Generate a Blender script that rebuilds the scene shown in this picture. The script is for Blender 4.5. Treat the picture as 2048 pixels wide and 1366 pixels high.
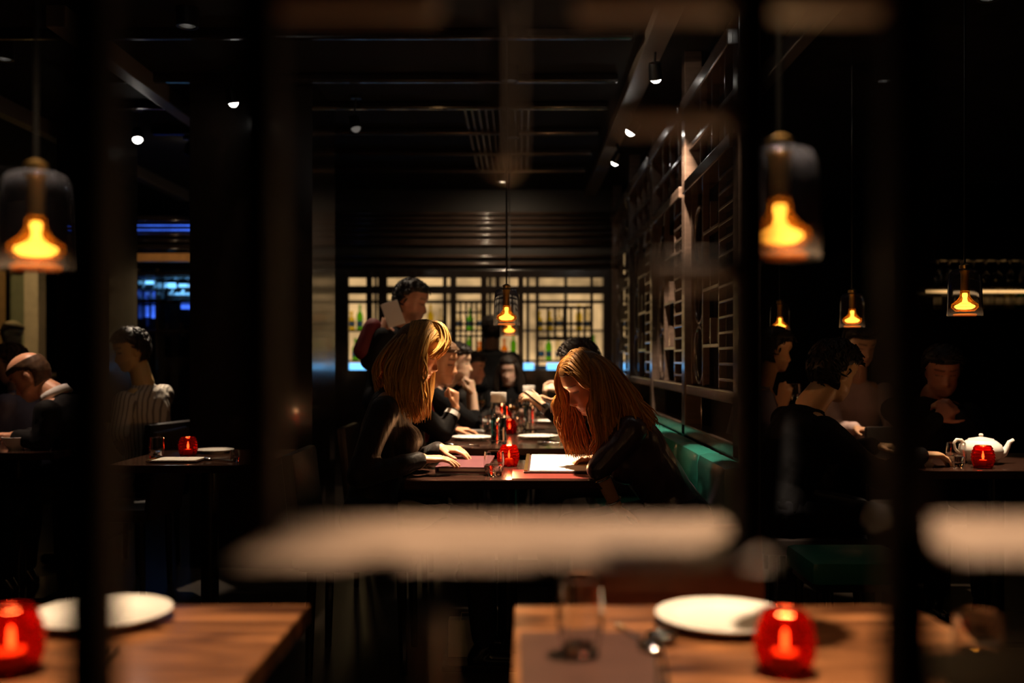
import bpy, bmesh, math, random
import numpy as np
from mathutils import Vector, Matrix, Quaternion, noise

for o in list(bpy.data.objects):
    bpy.data.objects.remove(o, do_unlink=True)
scene = bpy.context.scene
COL = scene.collection
random.seed(7)

# ------------------------------------------------------------------ camera, world, exposure
F = 2048 * 35.0 / 36.0            # focal length in pixels
VX, VY, EYE = 1040.0, 717.0, 1.2  # vanishing point of the row of tables, eye height
cam_d = bpy.data.cameras.new('camera')
cam = bpy.data.objects.new('camera', cam_d)
COL.objects.link(cam)
cam.location = (0, 0, EYE)
cam.rotation_euler = (math.pi / 2, 0, 0)
cam_d.lens = 35
cam_d.sensor_width = 36
cam_d.shift_x = -(VX - 1024) / 2048
cam_d.shift_y = (VY - 683) / 2048
cam_d.clip_start = 0.02
cam_d.clip_end = 60
cam_d.dof.use_dof = True
cam_d.dof.focus_distance = 3.9
cam_d.dof.aperture_fstop = 1.4
cam_d.dof.aperture_blades = 0
scene.camera = cam

world = bpy.data.worlds.new('world')
scene.world = world
world.use_nodes = True
world.node_tree.nodes['Background'].inputs[0].default_value = (0.0, 0.0, 0.0, 1)
world.node_tree.nodes['Background'].inputs[1].default_value = 0.0
vs = scene.view_settings
vs.view_transform = 'Standard'
vs.look = 'None'
vs.exposure = 0.0
vs.gamma = 1.0
vs.use_curve_mapping = False
scene.cycles.max_bounces = 10
scene.cycles.transparent_max_bounces = 8
scene.cycles.sample_clamp_indirect = 4.0
scene.cycles.caustics_refractive = False
scene.cycles.caustics_reflective = False

# brightness of the main lamps (watts)
W_TABLE = 950.0
W_FRONT = 380.0
W_LATTICE = 400.0


def P(px, py, d):
    return Vector(((px - VX) / F * d, d, EYE - (py - VY) / F * d))


# ------------------------------------------------------------------ materials
def new_mat(name):
    m = bpy.data.materials.new(name)
    m.use_nodes = True
    nt = m.node_tree
    return m, nt, nt.nodes['Principled BSDF']


def mat(name, col, rough=0.5, metal=0.0, spec=0.5, var=0.12, scale=14.0, bump=0.0, bscale=60.0,
        emit=None, es=0.0, trans=0.0, ior=1.45, coat=0.0, stretch=(1, 1, 1), sss=0.0, rvar=0.0, sheen=0.0):
    m, nt, b = new_mat(name)
    tc = nt.nodes.new('ShaderNodeTexCoord')
    mp = nt.nodes.new('ShaderNodeMapping')
    mp.inputs['Scale'].default_value = stretch
    nt.links.new(tc.outputs['Object'], mp.inputs['Vector'])
    n = nt.nodes.new('ShaderNodeTexNoise')
    n.inputs['Scale'].default_value = scale
    n.inputs['Detail'].default_value = 5
    nt.links.new(mp.outputs['Vector'], n.inputs['Vector'])
    r = nt.nodes.new('ShaderNodeValToRGB')
    lo = [max(0, c * (1 - var)) for c in col]
    hi = [min(1, c * (1 + var)) for c in col]
    r.color_ramp.elements[0].position = 0.3
    r.color_ramp.elements[1].position = 0.7
    r.color_ramp.elements[0].color = (*lo, 1)
    r.color_ramp.elements[1].color = (*hi, 1)
    nt.links.new(n.outputs['Fac'], r.inputs['Fac'])
    nt.links.new(r.outputs['Color'], b.inputs['Base Color'])
    b.inputs['Roughness'].default_value = rough
    b.inputs['Metallic'].default_value = metal
    b.inputs['Specular IOR Level'].default_value = spec
    b.inputs['IOR'].default_value = ior
    b.inputs['Transmission Weight'].default_value = trans
    b.inputs['Coat Weight'].default_value = coat
    b.inputs['Coat Roughness'].default_value = 0.08
    b.inputs['Sheen Weight'].default_value = sheen
    if sss:
        b.inputs['Subsurface Weight'].default_value = sss
        b.inputs['Subsurface Radius'].default_value = (0.012, 0.005, 0.003)
        b.inputs['Subsurface Scale'].default_value = 1.0
    if emit:
        b.inputs['Emission Color'].default_value = (*emit, 1)
        b.inputs['Emission Strength'].default_value = es
    if rvar:
        mr = nt.nodes.new('ShaderNodeMapRange')
        mr.inputs['To Min'].default_value = max(0, rough - rvar)
        mr.inputs['To Max'].default_value = rough + rvar
        nt.links.new(n.outputs['Fac'], mr.inputs['Value'])
        nt.links.new(mr.outputs['Result'], b.inputs['Roughness'])
    if bump:
        n2 = nt.nodes.new('ShaderNodeTexNoise')
        n2.inputs['Scale'].default_value = bscale
        n2.inputs['Detail'].default_value = 4
        nt.links.new(mp.outputs['Vector'], n2.inputs['Vector'])
        bp = nt.nodes.new('ShaderNodeBump')
        bp.inputs['Strength'].default_value = bump
        bp.inputs['Distance'].default_value = 0.01
        nt.links.new(n2.outputs['Fac'], bp.inputs['Height'])
        nt.links.new(bp.outputs['Normal'], b.inputs['Normal'])
    return m


def skin_mat(name):
    m, nt, b = new_mat(name)
    at = nt.nodes.new('ShaderNodeAttribute')
    at.attribute_name = 'tint'
    n = nt.nodes.new('ShaderNodeTexNoise')
    n.inputs['Scale'].default_value = 40
    mx = nt.nodes.new('ShaderNodeMix')
    mx.data_type = 'RGBA'
    mx.blend_type = 'MULTIPLY'
    mx.inputs['Factor'].default_value = 0.18
    nt.links.new(at.outputs['Color'], mx.inputs['A'])
    nt.links.new(n.outputs['Color'], mx.inputs['B'])
    nt.links.new(mx.outputs['Result'], b.inputs['Base Color'])
    b.inputs['Roughness'].default_value = 0.42
    b.inputs['Specular IOR Level'].default_value = 0.4
    b.inputs['Subsurface Weight'].default_value = 0.12
    b.inputs['Subsurface Radius'].default_value = (0.010, 0.004, 0.002)
    b.inputs['Subsurface Scale'].default_value = 1.0
    return m


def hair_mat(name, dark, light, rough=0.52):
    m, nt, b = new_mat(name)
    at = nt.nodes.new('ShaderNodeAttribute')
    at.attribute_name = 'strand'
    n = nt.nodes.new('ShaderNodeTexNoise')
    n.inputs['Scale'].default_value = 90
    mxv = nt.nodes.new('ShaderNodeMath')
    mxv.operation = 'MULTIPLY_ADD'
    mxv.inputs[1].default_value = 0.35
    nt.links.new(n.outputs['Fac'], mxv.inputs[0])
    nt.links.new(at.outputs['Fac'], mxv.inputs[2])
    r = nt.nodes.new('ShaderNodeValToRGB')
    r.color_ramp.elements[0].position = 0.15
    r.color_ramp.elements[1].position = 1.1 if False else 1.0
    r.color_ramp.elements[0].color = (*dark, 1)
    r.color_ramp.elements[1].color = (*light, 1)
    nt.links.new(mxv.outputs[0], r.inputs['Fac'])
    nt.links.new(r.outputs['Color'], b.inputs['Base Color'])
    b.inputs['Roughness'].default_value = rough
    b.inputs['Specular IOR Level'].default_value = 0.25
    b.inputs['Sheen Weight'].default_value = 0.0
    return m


def emit_mat(name, col, s, var=0.0, scale=6.0):
    m = bpy.data.materials.new(name)
    m.use_nodes = True
    nt = m.node_tree
    nt.nodes.clear()
    out = nt.nodes.new('ShaderNodeOutputMaterial')
    e = nt.nodes.new('ShaderNodeEmission')
    e.inputs['Color'].default_value = (*col, 1)
    e.inputs['Strength'].default_value = s
    if var:
        tc = nt.nodes.new('ShaderNodeTexCoord')
        n = nt.nodes.new('ShaderNodeTexNoise')
        n.inputs['Scale'].default_value = scale
        nt.links.new(tc.outputs['Object'], n.inputs['Vector'])
        mr = nt.nodes.new('ShaderNodeMapRange')
        mr.inputs['From Min'].default_value = 0.3
        mr.inputs['From Max'].default_value = 0.7
        mr.inputs['To Min'].default_value = s * (1 - var)
        mr.inputs['To Max'].default_value = s * (1 + var)
        nt.links.new(n.outputs['Fac'], mr.inputs['Value'])
        nt.links.new(mr.outputs['Result'], e.inputs['Strength'])
    nt.links.new(e.outputs[0], out.inputs[0])
    return m


def glass_mat(name, col, transl=0.0, tcol=(0.8, 0.05, 0.02), rough=0.0):
    """glass with an optional translucent share (thick coloured glass glows when lit from inside)"""
    m = bpy.data.materials.new(name)
    m.use_nodes = True
    nt = m.node_tree
    nt.nodes.clear()
    out = nt.nodes.new('ShaderNodeOutputMaterial')
    g = nt.nodes.new('ShaderNodeBsdfGlass')
    g.inputs['Color'].default_value = (*col, 1)
    g.inputs['IOR'].default_value = 1.45
    g.inputs['Roughness'].default_value = rough
    if transl:
        t = nt.nodes.new('ShaderNodeBsdfTranslucent')
        t.inputs['Color'].default_value = (*tcol, 1)
        mx = nt.nodes.new('ShaderNodeMixShader')
        mx.inputs[0].default_value = transl
        nt.links.new(g.outputs[0], mx.inputs[1])
        nt.links.new(t.outputs[0], mx.inputs[2])
        nt.links.new(mx.outputs[0], out.inputs[0])
    else:
        nt.links.new(g.outputs[0], out.inputs[0])
    return m


def wood_mat(name, dark, light, rough=0.35, scale=3.0, coat=0.3):
    m, nt, b = new_mat(name)
    tc = nt.nodes.new('ShaderNodeTexCoord')
    mp = nt.nodes.new('ShaderNodeMapping')
    mp.inputs['Scale'].default_value = (1.0, 6.0, 1.0)
    nt.links.new(tc.outputs['Object'], mp.inputs['Vector'])
    n = nt.nodes.new('ShaderNodeTexNoise')
    n.inputs['Scale'].default_value = scale
    n.inputs['Detail'].default_value = 8
    n.inputs['Distortion'].default_value = 1.2
    nt.links.new(mp.outputs['Vector'], n.inputs['Vector'])
    r = nt.nodes.new('ShaderNodeValToRGB')
    r.color_ramp.elements[0].position = 0.40
    r.color_ramp.elements[1].position = 0.62
    r.color_ramp.elements[0].color = (*dark, 1)
    r.color_ramp.elements[1].color = (*light, 1)
    nt.links.new(n.outputs['Fac'], r.inputs['Fac'])
    nt.links.new(r.outputs['Color'], b.inputs['Base Color'])
    b.inputs['Roughness'].default_value = rough
    b.inputs['Coat Weight'].default_value = coat
    b.inputs['Coat Roughness'].default_value = 0.15
    bp = nt.nodes.new('ShaderNodeBump')
    bp.inputs['Strength'].default_value = 0.15
    bp.inputs['Distance'].default_value = 0.004
    nt.links.new(n.outputs['Fac'], bp.inputs['Height'])
    nt.links.new(bp.outputs['Normal'], b.inputs['Normal'])
    return m


M = {}
M['floor'] = mat('dark_floor', (0.030, 0.022, 0.017), rough=0.28, var=0.3, scale=3)
M['ceil'] = mat('dark_ceiling', (0.008, 0.006, 0.005), rough=0.75, spec=0.15, var=0.2, scale=2)
M['wall'] = mat('dark_wall', (0.008, 0.006, 0.005), rough=0.6, var=0.2)
M['lacq'] = mat('black_lacquer', (0.012, 0.008, 0.006), rough=0.22, spec=0.6, var=0.25, coat=0.4)
M['screenw'] = mat('screen_lacquer', (0.060, 0.038, 0.028), rough=0.25, spec=0.6, var=0.25, coat=0.5, stretch=(1, 1, 8), scale=6)
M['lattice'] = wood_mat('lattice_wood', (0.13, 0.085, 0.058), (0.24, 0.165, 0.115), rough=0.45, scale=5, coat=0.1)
M['beam'] = mat('painted_beam', (0.11, 0.085, 0.065), rough=0.45, var=0.15, scale=3)
M['ftable'] = wood_mat('warm_table_wood', (0.050, 0.016, 0.006), (0.34, 0.140, 0.055), rough=0.30, scale=2.6, coat=0.5)
M['table'] = mat('dark_table_lacquer', (0.045, 0.020, 0.014), rough=0.16, spec=0.5, var=0.3, scale=5, coat=0.5)
M['chair'] = mat('dark_leather', (0.016, 0.010, 0.008), rough=0.42, var=0.25, bump=0.1)
M['redleather'] = mat('red_brown_leather', (0.20, 0.062, 0.030), rough=0.4, var=0.25, bump=0.1, scale=8)
M['teal'] = mat('teal_leather', (0.020, 0.155, 0.115), rough=0.33, var=0.15, bump=0.08, scale=6, coat=0.15)
M['chrome'] = mat('polished_steel', (0.75, 0.72, 0.68), rough=0.15, metal=1.0, var=0.05)
M['brass'] = mat('aged_brass', (0.55, 0.35, 0.13), rough=0.3, metal=1.0, var=0.12)
M['china'] = mat('white_china', (0.85, 0.82, 0.78), rough=0.18, var=0.03, coat=0.3)
M['paper'] = mat('menu_paper', (0.84, 0.80, 0.74), rough=0.7, var=0.03)
M['ink'] = mat('grey_ink', (0.32, 0.28, 0.25), rough=0.8, var=0.1)
M['cover'] = mat('menu_cover', (0.06, 0.026, 0.019), rough=0.45, var=0.15)
M['purple'] = mat('plum_cover', (0.11, 0.036, 0.045), rough=0.45, var=0.12)
M['redmat'] = mat('red_placemat', (0.16, 0.022, 0.016), rough=0.4, var=0.15)
M['napkin'] = mat('white_napkin', (0.72, 0.68, 0.63), rough=0.85, var=0.06, bump=0.2)
M['kraft'] = mat('lit_patch_paper', (0.62, 0.58, 0.44), rough=0.45, var=0.1, bump=0.3, bscale=18)
M['glass'] = glass_mat('clear_glass', (0.97, 0.97, 0.97))
M['water'] = glass_mat('water', (0.98, 0.98, 0.98))
M['redglass'] = glass_mat('ribbed_red_glass', (0.93, 0.20, 0.11), 0.006, (0.9, 0.05, 0.02), rough=0.0)
M['amberglass'] = glass_mat('amber_glass', (1.0, 0.72, 0.30), 0.07, (1.0, 0.42, 0.06), rough=0.03)
M['smoke'] = glass_mat('smoked_glass', (0.80, 0.82, 0.88), 0.05, (0.8, 0.8, 0.9))
M['stilew'] = mat('dark_red_shaded_wood', (0.010, 0.0032, 0.0018), rough=0.6, spec=0.12, var=0.3, stretch=(1, 1, 0.2), scale=30)  # stiles darkened in colour to stand in for their unlit faces
M['amberrefl'] = glass_mat('amber_reflection_glass', (1.0, 0.72, 0.30), 0.5, (1.0, 0.5, 0.1), rough=0.1)
M['wax'] = mat('candle_wax', (0.80, 0.55, 0.35), rough=0.5, sss=0.3)
M['flame'] = emit_mat('candle_flame', (1.0, 0.58, 0.25), 320.0)
M['bulb'] = emit_mat('warm_bulb', (1.0, 0.66, 0.30), 26.0)
M['spotlens'] = emit_mat('spot_lens', (1.0, 0.93, 0.82), 40.0)
M['dimlens'] = emit_mat('dim_spot_lens', (1.0, 0.9, 0.8), 0.12)
M['spothouse'] = mat('spot_housing', (0.02, 0.02, 0.02), rough=0.35, metal=0.6)
M['suit'] = mat('black_suit', (0.007, 0.006, 0.0065), rough=0.75, var=0.25, bump=0.3, bscale=14, spec=0.15)
M['black'] = mat('black_cotton', (0.006, 0.005, 0.005), rough=0.8, var=0.25, bump=0.3, bscale=14, spec=0.15)
M['blouse'] = mat('dark_brown_blouse', (0.016, 0.011, 0.009), rough=0.5, var=0.25, bump=0.45, bscale=16, stretch=(3, 3, 1), sheen=0.1, spec=0.15)
M['satin'] = mat('plum_satin_shirt', (0.055, 0.032, 0.046), rough=0.30, var=0.25, bump=0.5, bscale=15, stretch=(2, 2, 1))
M['maroon'] = mat('maroon_vest', (0.13, 0.012, 0.018), rough=0.7, var=0.2, bump=0.2, bscale=14)
M['pinkshirt'] = mat('pale_pink_shirt', (0.55, 0.38, 0.36), rough=0.75, var=0.08, bump=0.4, bscale=14)
M['lilac'] = mat('lilac_shirt', (0.26, 0.22, 0.30), rough=0.75, var=0.1, bump=0.3, bscale=14)
M['whiteshirt'] = mat('white_shirt', (0.75, 0.72, 0.70), rough=0.75, var=0.05, bump=0.2, bscale=20)
M['greyvest'] = mat('grey_waistcoat', (0.09, 0.075, 0.07), rough=0.7, var=0.15)
M['tie'] = mat('red_tie', (0.33, 0.02, 0.03), rough=0.4, var=0.1)
M['trouser'] = mat('dark_trousers', (0.012, 0.011, 0.013), rough=0.8, var=0.2, spec=0.15)
M['shoe'] = mat('black_shoe_leather', (0.008, 0.007, 0.007), rough=0.22, var=0.1, coat=0.4)
M['skin'] = skin_mat('skin')
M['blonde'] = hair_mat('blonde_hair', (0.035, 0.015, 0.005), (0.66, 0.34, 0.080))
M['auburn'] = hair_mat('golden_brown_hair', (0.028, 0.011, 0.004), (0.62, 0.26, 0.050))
M['brown'] = hair_mat('brown_hair', (0.035, 0.017, 0.009), (0.13, 0.07, 0.035))
M['darkhair'] = hair_mat('black_hair', (0.006, 0.004, 0.003), (0.030, 0.018, 0.012))
M['watch'] = mat('steel_watch', (0.35, 0.36, 0.36), rough=0.25, metal=1.0)
M['warmpanel'] = emit_mat('backlit_amber_panel', (1.0, 0.62, 0.27), 0.62, 0.7, 2.2)
M['bluepanel'] = emit_mat('backlit_blue_panel', (0.05, 0.16, 1.0), 1.1, 0.5, 5.0)
M['cyanstrip'] = emit_mat('cyan_light_strip', (0.16, 0.52, 1.0), 2.2)
M['ambstrip'] = emit_mat('amber_light_strip', (1.0, 0.55, 0.20), 1.3)
M['oak'] = mat('lit_oak_beam', (0.50, 0.26, 0.09), rough=0.5, var=0.15)
M['khaki'] = mat('khaki_plaster', (0.24, 0.21, 0.105), rough=0.8, var=0.08)
M['tanplaster'] = mat('tan_plaster', (0.45, 0.32, 0.19), rough=0.8, var=0.08)
M['bottles'] = [glass_mat('green_bottle', (0.35, 0.75, 0.10), 0.25, (0.3, 0.7, 0.05), 0.05), glass_mat('amber_bottle', (1.0, 0.55, 0.10), 0.25, (1.0, 0.5, 0.05), 0.05),
                glass_mat('pale_bottle', (0.95, 0.92, 0.80), 0.2, (0.9, 0.85, 0.7), 0.05), glass_mat('yellow_bottle', (1.0, 0.90, 0.20), 0.3, (1.0, 0.85, 0.1), 0.05)]
M['label'] = mat('bottle_label', (0.8, 0.75, 0.6), rough=0.7)


# stripes for the striped shirt (cloth colour of its own)
def stripe_mat():
    m, nt, b = new_mat('striped_shirt_cloth')
    tc = nt.nodes.new('ShaderNodeTexCoord')
    w = nt.nodes.new('ShaderNodeTexWave')
    w.wave_type = 'BANDS'
    w.bands_direction = 'X'
    w.inputs['Scale'].default_value = 15
    w.inputs['Distortion'].default_value = 1.0
    w.inputs['Detail'].default_value = 1
    nt.links.new(tc.outputs['Object'], w.inputs['Vector'])
    r = nt.nodes.new('ShaderNodeValToRGB')
    r.color_ramp.elements[0].position = 0.15
    r.color_ramp.elements[1].position = 0.3
    r.color_ramp.elements[0].color = (0.16, 0.13, 0.11, 1)
    r.color_ramp.elements[1].color = (0.46, 0.40, 0.33, 1)
    nt.links.new(w.outputs['Fac'], r.inputs['Fac'])
    nt.links.new(r.outputs['Color'], b.inputs['Base Color'])
    b.inputs['Roughness'].default_value = 0.8
    return m


M['stripe'] = stripe_mat()


# ------------------------------------------------------------------ mesh helpers
def ortho(d):
    d = d.normalized()
    a = Vector((0, 0, 1)) if abs(d.z) < 0.9 else Vector((1, 0, 0))
    u = d.cross(a).normalized()
    v = d.cross(u).normalized()
    return u, v


class MB:
    def __init__(self):
        self.v = []
        self.f = []

    def add(self, vs_, fs):
        n = len(self.v)
        self.v += [Vector(p) for p in vs_]
        self.f += [tuple(i + n for i in f) for f in fs]
        return self

    def box(self, c, s, rot=None, bev=0.0):
        """box with centre c, full size s; bev chamfers every edge"""
        c = Vector(c)
        h = Vector(s) / 2
        if bev <= 0:
            vs_ = [Vector((x * h.x, y * h.y, z * h.z)) for x in (-1, 1) for y in (-1, 1) for z in (-1, 1)]
            fs = [(0, 1, 3, 2), (4, 6, 7, 5), (0, 4, 5, 1), (2, 3, 7, 6), (0, 2, 6, 4), (1, 5, 7, 3)]
        else:
            bm = bmesh.new()
            bmesh.ops.create_cube(bm, size=1.0)
            for v in bm.verts:
                v.co = Vector((v.co.x * s[0], v.co.y * s[1], v.co.z * s[2]))
            bmesh.ops.bevel(bm, geom=bm.edges[:], offset=min(bev, min(s) * 0.45), segments=2, profile=0.6, affect='EDGES')
            bm.verts.ensure_lookup_table()
            vs_ = [v.co.copy() for v in bm.verts]
            fs = [tuple(v.index for v in f.verts) for f in bm.faces]
            bm.free()
        if rot is not None:
            vs_ = [rot @ v for v in vs_]
        return self.add([v + c for v in vs_], fs)

    def ring_loft(self, rings, cap=True):
        n = len(rings[0])
        vs_ = [p for r in rings for p in r]
        fs = []
        for k in range(len(rings) - 1):
            for i in range(n):
                j = (i + 1) % n
                fs.append((k * n + i, k * n + j, (k + 1) * n + j, (k + 1) * n + i))
        if cap:
            fs.append(tuple(range(n))[::-1])
            fs.append(tuple(range((len(rings) - 1) * n, len(rings) * n)))
        return self.add(vs_, fs)

    def tube(self, pts, rad, seg=8, cap=True):
        pts = [Vector(p) for p in pts]
        if not hasattr(rad, '__len__'):
            rad = [rad] * len(pts)
        u = None
        rings = []
        for i, p in enumerate(pts):
            a = pts[max(0, i - 1)]
            b = pts[min(len(pts) - 1, i + 1)]
            t = (b - a)
            t = t.normalized() if t.length > 1e-9 else Vector((0, 0, 1))
            if u is None:
                u, w = ortho(t)
            else:
                u = (u - t * u.dot(t))
                u = u.normalized() if u.length > 1e-6 else ortho(t)[0]
            w = t.cross(u)
            rings.append([p + (u * math.cos(2 * math.pi * k / seg) + w * math.sin(2 * math.pi * k / seg)) * rad[i] for k in range(seg)])
        return self.ring_loft(rings, cap)

    def lathe(self, prof, seg=28, o=(0, 0, 0), axis=None, close=False):
        """profile of (r, z); a closed profile gives a hollow wall"""
        o = Vector(o)
        q = Vector((0, 0, 1)).rotation_difference(Vector(axis)) if axis is not None else None
        vs_, fs = [], []
        n = len(prof)
        for r, z in prof:
            for k in range(seg):
                a = 2 * math.pi * k / seg
                p = Vector((max(r, 1e-5) * math.cos(a), max(r, 1e-5) * math.sin(a), z))
                if q:
                    p = q @ p
                vs_.append(p + o)
        for i in range(n if close else n - 1):
            i2 = (i + 1) % n
            for k in range(seg):
                k2 = (k + 1) % seg
                fs.append((i * seg + k, i * seg + k2, i2 * seg + k2, i2 * seg + k))
        return self.add(vs_, fs)

    def ell(self, c, r, R=None, seg=14, rings=10):
        c = Vector(c)
        vs_, fs = [], []
        for i in range(rings + 1):
            th = math.pi * i / rings
            for k in range(seg):
                a = 2 * math.pi * k / seg
                p = Vector((r[0] * math.sin(th) * math.cos(a), r[1] * math.sin(th) * math.sin(a), r[2] * math.cos(th)))
                if R is not None:
                    p = R @ p
                vs_.append(p + c)
        for i in range(rings):
            for k in range(seg):
                k2 = (k + 1) % seg
                fs.append((i * seg + k, (i + 1) * seg + k, (i + 1) * seg + k2, i * seg + k2))
        return self.add(vs_, fs)

    def cap(self, a, ra, b, rb, seg=12):
        """tapered capsule"""
        a, b = Vector(a), Vector(b)
        self.tube([a, b], [ra, rb], seg)
        self.ell(a, (ra,) * 3, seg=seg, rings=8)
        self.ell(b, (rb,) * 3, seg=seg, rings=8)
        return self

    def mesh(self, name, origin=(0, 0, 0)):
        me = bpy.data.meshes.new(name)
        o = Vector(origin)
        me.from_pydata([tuple(v - o) for v in self.v], [], self.f)
        bm = bmesh.new()
        bm.from_mesh(me)
        bmesh.ops.recalc_face_normals(bm, faces=bm.faces)
        bm.to_mesh(me)
        bm.free()
        return me

    def build(self, name, m, parent=None, origin=(0, 0, 0), smooth=False, loc=None):
        me = self.mesh(name, origin)
        return link(name, me, m, parent, origin, smooth)


def link(name, me, m, parent=None, origin=(0, 0, 0), smooth=False):
    if m is not None:
        me.materials.append(m)
    if smooth:
        for p in me.polygons:
            p.use_smooth = True
        if smooth == 'auto':
            try:
                me.set_sharp_from_angle(angle=math.radians(40))
            except Exception:
                pass
    o = bpy.data.objects.new(name, me)
    COL.objects.link(o)
    if parent is not None:
        o.parent = parent
    else:
        o.location = Vector(origin)
    return o


def tag(o, label, cat, group=None):
    o['label'] = label
    o['category'] = cat
    if group:
        o['group'] = group
    return o


def thing(name, label, cat, loc=(0, 0, 0), rz=0.0, group=None):
    o = bpy.data.objects.new(name, None)
    COL.objects.link(o)
    o.location = loc
    o.rotation_euler = (0, 0, rz)
    o.empty_display_size = 0.05
    return tag(o, label, cat, group)


def struct(o):
    o['kind'] = 'structure'
    return o


def dup(root, loc, rz=0.0, label=None, group=None, scale=None):
    r = root.copy()
    COL.objects.link(r)
    r.location = loc
    r.rotation_euler = (r.rotation_euler[0], r.rotation_euler[1], rz)
    if scale:
        r.scale = (scale,) * 3
    if label:
        r['label'] = label
    if group:
        r['group'] = group
    for ch in [c for c in bpy.data.objects if c.parent == root]:
        c = ch.copy()
        COL.objects.link(c)
        c.parent = r
        for g in [k for k in bpy.data.objects if k.parent == ch]:
            gg = g.copy()
            COL.objects.link(gg)
            gg.parent = c
    return r


# ------------------------------------------------------------------ room shell
def slab(name, c, s, m, bev=0.0):
    return struct(MB().box((0, 0, 0), s, bev=bev).build(name, m)), c


def room_box(name, c, s, m, bev=0.0):
    o = MB().box(c, s, bev=bev).build(name, m, origin=c)
    struct(o)
    return o


room_box('floor', (0, 6.5, -0.05), (16, 17, 0.1), M['floor'])
ceiling = room_box('ceiling', (0, 6.5, 2.85), (16, 17, 0.1), M['ceil'])
room_box('wall_left', (-8.05, 6.5, 1.4), (0.1, 17, 2.8), M['wall'])
room_box('wall_right', (8.05, 6.5, 1.4), (0.1, 17, 2.8), M['wall'])
room_box('wall_back', (0, 15.05, 1.4), (16, 0.1, 2.8), M['wall'])
room_box('wall_front', (0, -2.05, 1.4), (16, 0.1, 2.8), M['wall'])

# black square column standing behind the left table
ccol = P(502, 700, 5.7)
cw = 245 / F * 5.7
column = room_box('wall_column', (ccol.x, 5.7 + cw / 2, 1.4), (cw, cw, 2.8), M['lacq'])
# slim column with a polished corner further left
c2 = P(165, 700, 6.6)
room_box('wall_pier', (c2.x, 6.85, 1.4), (0.34, 0.5, 2.8), M['lacq'])

# ceiling: beams that run with the row of tables and cross battens
MB().box((0.665, 6.6, 2.765), (0.11, 6.6, 0.07), bev=0.006).build('ceiling_beam', M['beam'], ceiling, ceiling.location)
MB().box((1.02, 6.6, 2.75), (0.05, 6.6, 0.1), bev=0.006).build('ceiling_beam', M['beam'], ceiling, ceiling.location)
MB().box((1.35, 6.6, 2.75), (0.07, 6.6, 0.1), bev=0.006).build('ceiling_beam', M['beam'], ceiling, ceiling.location)
for yy in (4.84, 5.6, 6.2, 6.9, 7.6, 8.3):
    MB().box((-1.0, yy, 2.775), (3.1, 0.05, 0.05), bev=0.012).build('ceiling_batten', M['lacq'], ceiling, ceiling.location)
for k in range(10):
    MB().box((-0.35 + k * 0.045, 7.3, 2.785), (0.018, 2.2, 0.03), bev=0.004).build('ceiling_slat', M['lacq'], ceiling, ceiling.location)
for xx in (-2.1, -3.2):
    MB().box((xx, 7.0, 2.75), (0.09, 5.0, 0.1), bev=0.006).build('ceiling_beam', M['beam'], ceiling, ceiling.location)

# ------------------------------------------------------------------ spotlights on the ceiling
SPOTH = None


def spotlight(loc, target, watts, cone, label, blend=0.35, col=(1.0, 0.80, 0.58), glow='spotlens'):
    """ceiling spot: canopy, yoke, housing, glowing lens, plus its own lamp"""
    global SPOTH
    loc, target = Vector(loc), Vector(target)
    d = (target - loc).normalized()
    t = thing('ceiling_spotlight', label, 'spotlight', loc, 0, 'adjustable ceiling spotlights')
    MB().lathe([(0.0, 0.0), (0.028, 0.0), (0.031, -0.012), (0.036, -0.075), (0.036, -0.082), (0.033, -0.082), (0.030, -0.07), (0.0, -0.07)],
               20, -d * 0.0 - d * 0.082, axis=-d).build('housing', M['spothouse'], t, smooth='auto')
    MB().lathe([(0.0, 0.026), (0.014, 0.023), (0.024, 0.014), (0.029, 0.0), (0.029, -0.004), (0.0, -0.004)], 18, -d * 0.006, axis=d).build('lens', M[glow], t, smooth=True)
    top = Vector((loc.x, loc.y, 2.8))
    MB().tube([top - loc - Vector((0, 0, 0)), -d * 0.06 + Vector((0, 0, 0.03)), -d * 0.05], 0.006, 8).build('yoke', M['spothouse'], t)
    MB().lathe([(0, 0), (0.035, 0), (0.035, -0.018), (0, -0.018)], 16, top - loc).build('canopy', M['spothouse'], t)
    ld = bpy.data.lights.new('spot_lamp', 'SPOT')
    ld.energy = watts
    ld.color = col
    ld.spot_size = math.radians(cone)
    ld.spot_blend = blend
    ld.shadow_soft_size = 0.03
    lo = bpy.data.objects.new('spot_lamp', ld)
    COL.objects.link(lo)
    lo.parent = t
    lo.location = d * 0.045
    lo.rotation_mode = 'QUATERNION'
    lo.rotation_quaternion = d.to_track_quat('-Z', 'Y')
    return t


def downlight(x, y, tx_, ty_, watts, cone, label, col=(1.0, 0.74, 0.48), blend=0.3, z=2.72):
    """recessed narrow downlight: deep black snoot, lens far up inside, plus its own lamp"""
    t = thing('recessed_downlight', label, 'downlight', (x, y, z), 0, 'recessed ceiling downlights')
    MB().lathe([(0.050, 0.08), (0.050, -0.004), (0.040, -0.004), (0.036, 0.0), (0.036, 0.075), (0.0, 0.075), (0.0, 0.08)], 20).build('snoot', M['spothouse'], t, smooth='auto')
    MB().lathe([(0.0, 0.062), (0.030, 0.062), (0.030, 0.070), (0.0, 0.070)], 16).build('lens', M['spotlens'], t)
    ld = bpy.data.lights.new('downlight_lamp', 'SPOT')
    ld.energy, ld.color = watts, col
    ld.spot_size, ld.spot_blend, ld.shadow_soft_size = math.radians(cone), blend, 0.025
    lo = bpy.data.objects.new('downlight_lamp', ld)
    COL.objects.link(lo)
    lo.parent = t
    lo.location = (0, 0, -0.012)
    lo.rotation_mode = 'QUATERNION'
    lo.rotation_quaternion = (Vector((tx_, ty_, 0.75)) - Vector((x, y, z))).to_track_quat('-Z', 'Y')
    return t


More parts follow.
